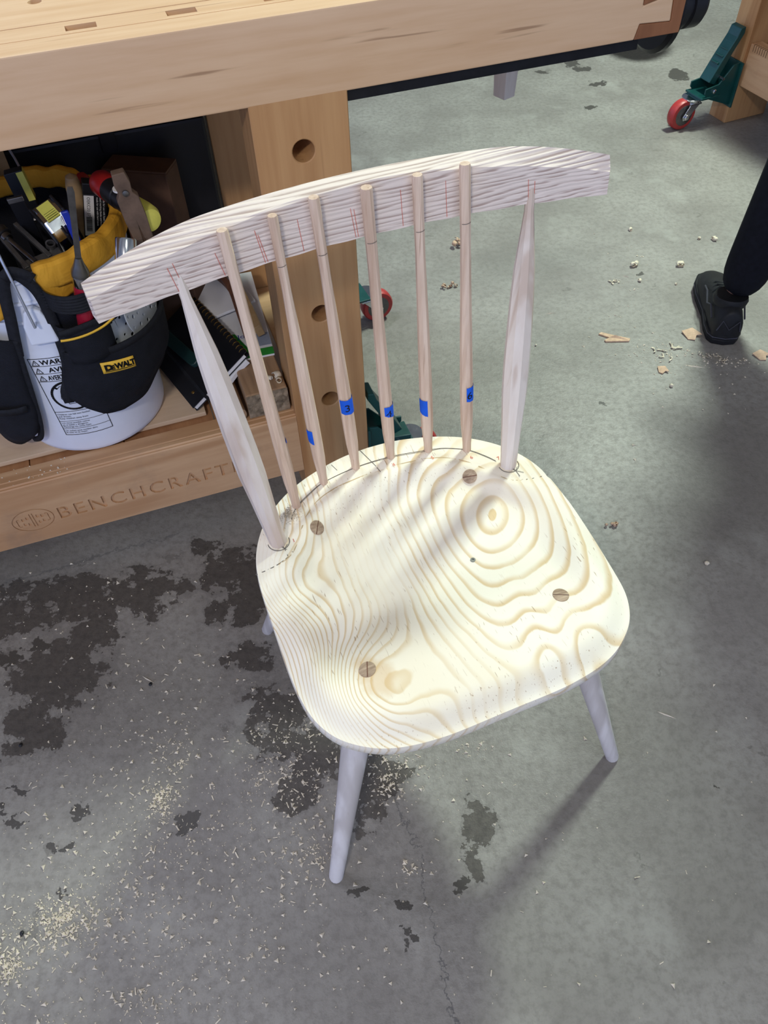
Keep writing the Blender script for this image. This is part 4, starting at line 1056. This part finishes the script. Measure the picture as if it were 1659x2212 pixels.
# dark cases at the back under the bench
t = thing('tool_case', 'large black tool case filling the back of the shelf under the benchtop', 'case', at(-.16, 1.553, .2345), BA)
obj('body', G().box((-.23,-.02,0),(.322,.085,.40)), black_pl, t, .006)
obj('lid', G().box((-.232,-.022,.402),(.322,.087,.575)), black_pl, t, .006)
for x in (-.15, .14): obj('latch', G().box((x-.014,-.030,.37),(x+.014,-.022,.43)), black_steel, t, .001)
obj('handle', G().tube([(-.05,-.022,.36),(-.045,-.045,.355),(.045,-.045,.355),(.05,-.022,.36)], .005, 8), black_pl, t)
t = thing('cardboard_box', 'plain brown cardboard box tilted in front of the black case', 'box', at(.022, 1.474, .2345), BA+R(-30))
obj('carton', G().box((-.062,-.028,0),(.062,.028,.36)), cardboard, t, .002)
obj('flap', G().box((-.062,-.027,.3605),(.062,.026,.364)), cardboard, t)
t = thing('wood_offcut', 'upright pale wood offcut at the far left behind the bucket', 'offcut', at(-.205, 1.47, .2345), BA+R(8))
obj('board', G().box((-.012,-.008,0),(.012,.008,.50)), tan_wood, t, .001)
obj('foot', G().box((-.02,-.012,0),(.02,.012,.03)), tan_wood, t, .001)
t = thing('paper_roll', 'white paper roll end beside the upright offcut under the benchtop', 'roll', at(-.245, 1.475, .655), rot=(R(70), 0, BA))
obj('paper', G().lathe([(.010,-.06),(.028,-.06),(.0285,.05),(.028,.055),(.010,.055)], 24), white_m, t)
obj('core', G().lathe([(.009,-.055),(.0098,.056)], 16), cardboard, t)
t = thing('crate', 'brown wooden crate at the far left end of the shelf', 'crate', at(-.42, 1.450, .2472), BA)
obj('side', G().box((-.16,-.06,0),(.11,-.045,.36)), dark_wood, t, .001); obj('side', G().box((-.16,.045,0),(.11,.06,.36)), dark_wood, t, .001)
obj('end_panel', G().box((-.16,-.044,0),(-.145,.044,.36)), dark_wood, t, .001); obj('end_panel', G().box((.095,-.044,0),(.11,.044,.36)), dark_wood, t, .001)
obj('lid', G().box((-.165,-.065,.361),(.115,.065,.375)), dark_wood, t, .001)

# ------------------------------------------------------------------ second bench at the right
rA = math.atan2(-.93, .37)
bench2 = thing('second_workbench', 'second wooden workbench with a red wheeled caster at the right edge', 'workbench', (1.227, 2.846, 0), rA)
# local x runs towards the camera, y away to the right
obj('leg', G().box((0,0,0),(.083,.175,.78)), maple_z, bench2, .002)
obj('leg', G().box((1.05,0,0),(1.133,.175,.78)), maple_z, bench2, .002)
obj('leg', G().box((0,.52,0),(.083,.60,.78)), maple_z, bench2, .002)
obj('leg', G().box((1.05,.52,0),(1.133,.60,.78)), maple_z, bench2, .002)
obj('side_rail', G().box((.084,.012,.125),(1.049,.055,.255)), rail_m, bench2, .002)
x = .084
while x < 1.04:
    obj('shelf_board', G().box((x,.056,.222),(min(x+.138,1.049),.56,.244)), maple_y, bench2, .001); x += .1395
obj('top_board', G().box((-.01,-.005,.782),(1.25,.30,.87)), maple, bench2, .002); obj('top_board', G().box((-.01,.302,.782),(1.25,.62,.87)), maple, bench2, .002)
for k in range(11):
    xx = .10 + (.010*k if k < 7 else .06+.026*(k-6)); obj('drawn_tick', G().box((xx, .0114, .235-.012*(k > 6)), (xx+.0012, .0121, .255)), ink, bench2)
    if k < 7: obj('drawn_tick', G().box((xx, .012, .2551), (xx+.0012, .024, .2555)), ink, bench2)
ob = G(); ob.box((.35,.06,.2445),(.55,.25,.32)); obj('crate_on_shelf', ob, dark_wood, bench2, .003) if False else None
caster(bench2, T((.0415, 0, 0), (0,0,-pi/2)), 1.05)
caster(bench2, T((1.09, -.0, 0), (0,0,-pi/2)), 1.05)

# ------------------------------------------------------------------ the person stepping past at the right
person = thing('person', 'person in black trousers and black shoes standing at the right edge', 'person', (.90, 1.64, 0), 0)
def skinned(name, joints, edges, mat, parent, sub=2, root=0):
    me = bpy.data.meshes.new(name); me.from_pydata([j[0] for j in joints], edges, []); me.update()
    o = bpy.data.objects.new(name, me); COL.objects.link(o); o.parent = parent
    sk = o.modifiers.new('skin', 'SKIN'); sk.use_smooth_shade = True
    layer = me.skin_vertices[0].data if me.skin_vertices else None
    if layer is None:
        bm = bmesh.new(); bm.from_mesh(me); bm.verts.layers.skin.verify(); bm.to_mesh(me); bm.free(); layer = me.skin_vertices[0].data
    for v, j in zip(layer, joints): v.radius = j[1] if hasattr(j[1], '__len__') else (j[1], j[1])
    layer[root].use_root = True
    sb = o.modifiers.new('sub', 'SUBSURF'); sb.levels = sub; sb.render_levels = sub
    bpy.context.view_layer.update()
    new = bpy.data.meshes.new_from_object(o.evaluated_get(bpy.context.evaluated_depsgraph_get()))
    o.modifiers.clear(); o.data = new
    new.materials.clear(); new.materials.append(mat)
    for p in new.polygons: p.use_smooth = True
    return o
# left leg under the frame, right leg a step ahead
hipL, hipR = Vector((.15,.02,.90)), Vector((.33,.06,.90))
ankL, ankR = Vector((.0,.0,.09)), Vector((.36,.30,.09))
kneL, kneR = Vector((.075,.045,.49)), Vector((.345,.25,.49))
J = [(Vector((.25,.04,.95)), (.15,.11)), (hipL, .085), (kneL, .055), ((kneL+ankL)/2+Vector((0,-.015,.04)), .052), (ankL, .034),
     (hipR, .085), (kneR, .055), ((kneR+ankR)/2+Vector((0,-.015,.04)), .052), (ankR, .034),
     (Vector((.25,.04,1.15)), (.14,.10)), (Vector((.25,.03,1.38)), (.16,.10)), (Vector((.25,.03,1.50)), .055), (Vector((.25,.05,1.60)), (.075,.085)), (Vector((.25,.05,1.71)), (.07,.085)),
     (Vector((.08,.03,1.42)), .055), (Vector((.04,.05,1.15)), .042), (Vector((.09,.04,.93)), .034), (Vector((.39,.03,1.42)), .055), (Vector((.44,.02,1.15)), .042), (Vector((.38,-.02,.93)), .034)]
E_ = [(0,1),(1,2),(2,3),(3,4),(0,5),(5,6),(6,7),(7,8),(0,9),(9,10),(10,11),(11,12),(12,13),(10,14),(14,15),(15,16),(10,17),(17,18),(18,19)]
skinned('body', J, E_, skin_m, person)
Jt = [(Vector((.25,.04,.98)), (.165,.125)), (hipL, .108), (kneL, .078), ((kneL+ankL)/2+Vector((0,-.012,.03)), .068), (ankL+Vector((.004,-.004,.0)), .054),
      (hipR, .108), (kneR, .078), ((kneR+ankR)/2+Vector((0,-.012,.03)), .068), (ankR+Vector((0,0,.0)), .054)]
skinned('trousers', Jt, [(0,1),(1,2),(2,3),(3,4),(0,5),(5,6),(6,7),(7,8)], denim, person, 2)
Js = [(Vector((.25,.04,.99)), (.17,.13)), (Vector((.25,.04,1.18)), (.165,.125)), (Vector((.25,.03,1.38)), (.175,.12)), (Vector((.25,.03,1.47)), .07), (Vector((.08,.03,1.42)), .07), (Vector((.04,.05,1.15)), .056), (Vector((.09,.04,.97)), .046), (Vector((.39,.03,1.42)), .07), (Vector((.44,.02,1.15)), .056), (Vector((.38,-.02,.97)), .046)]
skinned('sweatshirt', Js, [(0,1),(1,2),(2,3),(2,4),(4,5),(5,6),(2,7),(7,8),(8,9)], shirt_m, person, 2)
obj('hair', G().sphere((.21,.035,1.70), .105, 18, 12, 0, (.92,1.05,.9)), hair_m, person)
def shoe(ax, ay, heading):
    """heel under (ax, ay), toe along heading"""
    M = T((ax, ay, 0), (0, 0, heading))     # local y forward
    sole = [(-.030,-.062),(-.040,-.045),(-.043,-.01),(-.040,.05),(-.047,.12),(-.046,.165),(-.034,.200),(-.010,.216),(.016,.210),(.036,.185),(.046,.145),(.045,.10),(.038,.05),(.042,-.01),(.039,-.045),(.028,-.062),(0,-.068)]
    q = G(); q.prism(sole, .0, .017, M=M); q.prism([(x*1.03, y*1.015) for x, y in sole], .017, .030, M=M)
    so = obj('sole', q, sole_m, person, .004, 2)
    q = G(); q.prism([(x*1.045, y*1.02) for x, y in sole], .0195, .0235, M=M); obj('welt', q, shoe_t, so, .001)
    q = G(); rows = []
    prof = [(-.066,.092,.030),(-.060,.100,.034),(-.03,.104,.038),(.0,.100,.039),(.03,.092,.039),(.07,.082,.042),(.11,.070,.045),(.15,.060,.044),(.185,.050,.036),(.205,.040,.022),(.212,.032,.008)]
    vs = []; nR = 14
    for (y, hgt, w) in prof:
        for k in range(nR+1):
            a = pi*k/nR; vs.append((w*cos(a)*(1 if abs(cos(a)) < .9 else 1), y + (0 if y > 0 else -.012*(1-sin(a))*0), .028 + (hgt-.028)*sin(a)**.75))
    fs = [(i*(nR+1)+k, i*(nR+1)+k+1, (i+1)*(nR+1)+k+1, (i+1)*(nR+1)+k) for i in range(len(prof)-1) for k in range(nR)]
    fs += [tuple(range(nR, -1, -1)), tuple((len(prof)-1)*(nR+1)+k for k in range(nR+1))]
    q.add(vs, fs, 0, True, M); up = obj('upper', q, shoe_m, person, angle=60)
    q = G(); q.tube([(-.040,-.035,.06),(-.041,.0,.075),(-.042,.03,.058),(-.042,.06,.075),(-.038,.10,.062)], .0022, 6, M=M); q.tube([(.040,-.035,.06),(.041,.0,.075),(.042,.03,.058),(.042,.06,.075),(.038,.10,.062)], .0022, 6, M=M)
    q.tube([(-.028,-.066,.045),(-.020,-.068,.075),(0,-.069,.050),(.020,-.068,.075),(.028,-.066,.045)], .0018, 6, M=M)
    obj('trim', q, shoe_t, up)
    for k in range(4):
        y = .035+.022*k; z = .093-.0075*k
        obj('lace', G().tube([(-.028,y,z-.012),(-.014,y+.004,z+.001),(.014,y-.004,z+.001),(.028,y,z-.012)], .0026, 6, M=M), black_fab, up)
    q = G(); q.lathe([(.030,.088),(.040,.086),(.043,.098),(.040,.108),(.031,.106)], 20, M=M @ T((0,-.012,0), (R(-6),0,0))); obj('collar', q, shoe_m, up)
shoe(-.012, -.018, R(-9)); shoe(.36, .28, R(-14))

# ------------------------------------------------------------------ shavings and chips on the floor
BIG = [
  ((0.613, 1.604), 'split', 0.0762, 'split brown wood chip left of the black shoe heel'),
  ((0.812, 1.601), 'flake', 0.0471, 'forked pinkish wood chip touching the black shoe heel'),
  ((0.727, 1.537), 'string', 0.0762, 'long crumbled row of pale shavings below the black shoe'),
  ((0.703, 1.469), 'flake', 0.0291, 'triangular tan wood flake in front of the crumbled shavings'),
  ((0.784, 1.48), 'splinter', 0.0522, 'long thin splinter at the right of the triangular tan flake'),
  ((0.832, 1.525), 'string', 0.0581, 'stringy pale shaving directly below the shoe sole'),
  ((0.85, 1.488), 'string', 0.0451, 'small stringy shaving right of the thin splinter'),
  ((0.708, 1.411), 'curl', 0.0200, 'loose curl of shaving nearest the bright floor patch by the shoe'),
  ((0.96, 1.508), 'flake', 0.0391, 'brown curled wood chip at the right edge beside the shoe'),
  ((0.734, 1.916), 'curl', 0.0361, 'crumpled curl of shaving on the floor left of the shoe toe'),
  ((0.863, 1.911), 'curl', 0.0381, 'bright crumpled shaving just left of the shoe toe'),
  ((0.664, 1.847), 'string', 0.0331, 'short bent shaving lying farthest left of the shoe'),
  ((0.736, 1.848), 'curl', 0.0201, 'round ringlet shaving between shoe and chair post'),
  ((0.704, 1.871), 'splinter', 0.0200, 'short straight shaving beside the round ringlet'),
  ((0.831, 1.824), 'curl', 0.0150, 'small ringlet shaving beside the shoe instep'),
  ((0.998, 2.037), 'curl', 0.0301, 'pale shaving above the shoe toe by the trouser leg'),
  ((0.959, 2.043), 'curl', 0.0190, 'tiny pale chip farthest above the shoe toe'),
  ((0.771, 2.107), 'curl', 0.0240, 'pale curl lying behind the right end of the crest rail'),
  ((0.249, 2.059), 'fluff', 0.0462, 'fluffy tan shaving cluster behind the right spindles'),
  ((0.199, 1.855), 'fluff', 0.0311, 'small tan shaving ball between the right spindles'),
  ((0.468, 1.718), 'splinter', 0.0301, 'thin splinter right of the right back post'),
  ((0.408, 1.586), 'curl', 0.0120, 'tiny round curl beside the right back post'),
  ((0.477, 0.993), 'fluff', 0.0230, 'brown woody crumb on the bright patch right of the seat'),
  ((0.476, 0.571), 'splinter', 0.0341, 'long pale splinter on the floor right of the front right leg'),
  ((0.637, 0.884), 'curl', 0.0200, 'small ringlet shaving near the right edge level with the seat'),
  ((-0.443, 0.681), 'splinter', 0.0290, 'thin pale splinter beside a black spot at the left'),
  ((-0.467, 0.72), 'curl', 0.0081, 'small pale curl left of the chair above the splinter'),
  ((-0.064, 0.206), 'curl', 0.0090, 'small curled shaving on the bare floor near the bottom'),
  ((0.915, 1.493), 'curl', 0.0160, 'pale ringlet shaving right of the shoe near the frame edge'),
]
CLUSTERS = [
  (-0.181, 0.505, 0.047, 0.047, 330),
  (-0.201, 0.588, 0.040, 0.034, 60),
  (-0.017, 0.514, 0.020, 0.040, 90),
  (-0.007, 0.474, 0.023, 0.023, 90),
  (0.022, 0.512, 0.031, 0.024, 30),
  (0.133, 0.523, 0.023, 0.012, 24),
  (-0.388, 0.455, 0.012, 0.016, 130),
  (-0.381, 0.513, 0.031, 0.048, 110),
  (-0.435, 0.532, 0.095, 0.080, 160),
  (-0.16, 0.363, 0.029, 0.027, 70),
  (-0.124, 0.372, 0.022, 0.014, 40),
  (-0.115, 0.318, 0.028, 0.010, 20),
  (0.02, 0.339, 0.010, 0.008, 24),
  (-0.512, 0.285, 0.028, 0.016, 230),
  (-0.555, 0.261, 0.056, 0.025, 150),
  (-0.576, 0.226, 0.014, 0.013, 140),
  (-0.468, 0.308, 0.050, 0.033, 140),
  (-0.408, 0.373, 0.080, 0.055, 170),
  (-0.279, 0.389, 0.067, 0.042, 110),
  (-0.363, 0.224, 0.081, 0.053, 130),
  (-0.25, 0.238, 0.109, 0.064, 150),
  (-0.512, 0.172, 0.059, 0.023, 60),
  (-0.355, 0.175, 0.033, 0.011, 40),
  (-0.549, 0.703, 0.172, 0.111, 90),
  (-0.329, 0.647, 0.100, 0.105, 70),
  (-0.627, 0.859, 0.138, 0.055, 40),
  (0.033, 0.427, 0.089, 0.085, 40),
  (0.094, 0.287, 0.139, 0.091, 40),
  (0.323, 0.379, 0.159, 0.165, 30),
  (0.777, 1.538, 0.081, 0.041, 150),
  (0.747, 1.693, 0.084, 0.099, 50),
  (0.781, 1.929, 0.077, 0.114, 30),
  (0.909, 1.511, 0.046, 0.027, 40),
  (0.73, 1.368, 0.098, 0.097, 20),
  (-0.209, 0.23, 0.169, 0.069, 60),
  (-0.474, 0.411, 0.149, 0.085, 80),
]
def strip(g, pts, w, mat=0, twist=0.0):
    vs = []
    for i, p in enumerate(pts):
        p = Vector(p); t = (Vector(pts[min(i+1, len(pts)-1)]) - Vector(pts[max(i-1, 0)])); t.normalize()
        sd = t.cross(Vector((sin(twist*i), 0.2, cos(twist*i)*.5+.6))).normalized()*w/2
        vs += [p-sd, p+sd]
    g.add(vs, [(2*i, 2*i+2, 2*i+3, 2*i+1) for i in range(len(pts)-1)], mat, True)
for k, ((x, y), kd, s, lb) in enumerate(BIG):
    rnd = random.Random(k+11); q = G(); pale = shaving_m
    if kd == 'split':
        q.prism([(-s*.5,s*.20),(-s*.40,s*.28),(s*.02,s*.08),(s*.5,-s*.12),(s*.44,-s*.24),(-s*.34,-s*.22),(-s*.38,-s*.15),(-s*.18,-s*.02)], 0.002, .006); pale = shaving_p
        q.add([(-s*.18,-s*.02,.006),(s*.02,s*.08,.006),(s*.44,-s*.22,.006),(0,-.0,.012)], [(0,1,3),(1,2,3),(2,0,3)])
    elif kd == 'flake':
        q.prism([(-s*.5,s*.3),(s*.1,s*.45),(s*.5,-s*.1),(s*.2,-s*.12),(s*.05,-s*.45),(-s*.3,-s*.35)], .001, .0035, M=T((0,0,.001), (R(8),R(-6),rnd.uniform(-.5,.5)))); pale = shaving_p
    elif kd == 'splinter':
        a = rnd.uniform(-.7,-.3) if k != 20 else .05
        q.add([(-s*.5,0,.0005),(-s*.1,-s*.05,.0005),(s*.5,s*.02,.0005),(0,s*.05,.0005),(0,0,.0032)], [(0,1,4),(1,2,4),(2,3,4),(3,0,4),(3,2,1,0)], 0, False, T((0,0,0), (0,0,a)))
    elif kd == 'string':
        for j in range(7):
            p = Vector((rnd.uniform(-.5,.35)*s, rnd.uniform(-.12,.12)*s*2, .002)); pts = []
            a = rnd.uniform(-.6,.6)
            for i in range(7):
                a += rnd.uniform(-1,1); p = p + Vector((cos(a), sin(a), 0))*s*.055; p.z = .002+abs(rnd.gauss(0,.0025)); pts.append(tuple(p))
            strip(q, pts, .004, 0, rnd.uniform(.2,.9))
    elif kd == 'curl':
        for j in range(2 if s > .016 else 1):
            curl(q, None, s*.20, rnd.uniform(.8,1.4), s*.32, T((rnd.uniform(-.15,.15)*s*j*2, rnd.uniform(-.1,.1)*s*j*2, .0002), (0, rnd.uniform(-.2,.2), rnd.uniform(0,6))), 0, 12)
    else:
        pale = shaving_p
        for j in range(9): curl(q, None, s*rnd.uniform(.08,.15), rnd.uniform(.7,1.3), s*.22, T((rnd.gauss(0,.26)*s, rnd.gauss(0,.2)*s, rnd.uniform(0,.2)*s), (rnd.uniform(-1,1)*.6, rnd.uniform(-1,1)*.6, rnd.uniform(0,6))), 0, 9)
    zmin = min(v[2] for v in q.v); q.v = [(a, b, c-zmin+.0002) for a, b, c in q.v]
    obj('wood_shaving', q, pale, None, label=lb, cat='shaving', group='larger shavings on the floor', loc=(x, y, 0), solid=.0004 if kd in ('string','curl','fluff') else 0)
# the countless small chips and crumbs
rnd = random.Random(5); g = G()
for (cx, cy, sx, sy, n_) in CLUSTERS:
    for i in range(int(n_*1.4)):
        x, y = rnd.gauss(cx, sx), rnd.gauss(cy, sy)
        if cy > 1.2 and (math.hypot(x-.90, y-1.70) < .19 or math.hypot(x-1.27, y-1.98) < .2): continue
        if any(math.hypot(x-a_, y-b_) < .022 for a_, b_ in ((-.094,.332),(.366,.500),(-.231,.775))): continue
        s = rnd.choice((.0008,.001,.0012,.0015,.0015,.002,.0028,.0036)) * rnd.uniform(.8,1.25); a = rnd.uniform(0, 6.3); M = T((x, y, .0003), (rnd.uniform(-.5,.5), rnd.uniform(-.5,.5), a))
        if rnd.random() < .82:
            g.add([(-s,-s*.7,.0),(s,-s*.5,s*.1),(s*.2,s*.9,s*.2),(0,0,s*.9)], [(0,1,3),(1,2,3),(2,0,3)], 0, False, M)
        else:
            g.add([(-s*1.3,-s*.25,0),(s*1.3,-s*.2,s*.2),(s*1.2,s*.25,s*.2),(-s*1.1,s*.25,0),(0,0,s*.5)], [(0,1,4),(1,2,4),(2,3,4),(3,0,4)], 0, False, M)
zlow = 0.0002; g.v = [(a, b, max(c, zlow)) for a, b, c in g.v]
obj('wood_chips', g, shaving_m, None, label='small pale wood chips scattered over the concrete floor around the chair', cat='chips', kind='stuff')
# crumbs on the lower rail and shelf
g = G()
for i in range(34):
    u_, n_ = rnd.uniform(-.37,-.25), rnd.uniform(1.103,1.16); s = rnd.uniform(.0008,.0022); p = BW(u_, n_, .2465 if n_ < 1.1445 else .2345)
    g.add([(p.x-s,p.y-s*.6,p.z),(p.x+s,p.y-s*.4,p.z),(p.x,p.y+s,p.z),(p.x,p.y,p.z+s)], [(0,1,3),(1,2,3),(2,0,3)])
obj('shelf_crumbs', g, shaving_m, None, label='tiny wood crumbs on the lower rail of the bench', cat='crumbs', kind='stuff')
# small black rubber pips on the floor
for k, ((x, y), lb) in enumerate((((-.437,.671), 'small black pip beside the thin splinter at the left'), ((-.645,.565), 'black pip at the left edge level with the front leg'), ((-.565,.27), 'black pip lowest at the left among the chips'))):
    obj('black_pip', G().sphere((0,0,.002), .0032, 10, 6, 0, (1,1.2,.7)), black_pl, None, label=lb, cat='pip', loc=(x, y, 0))
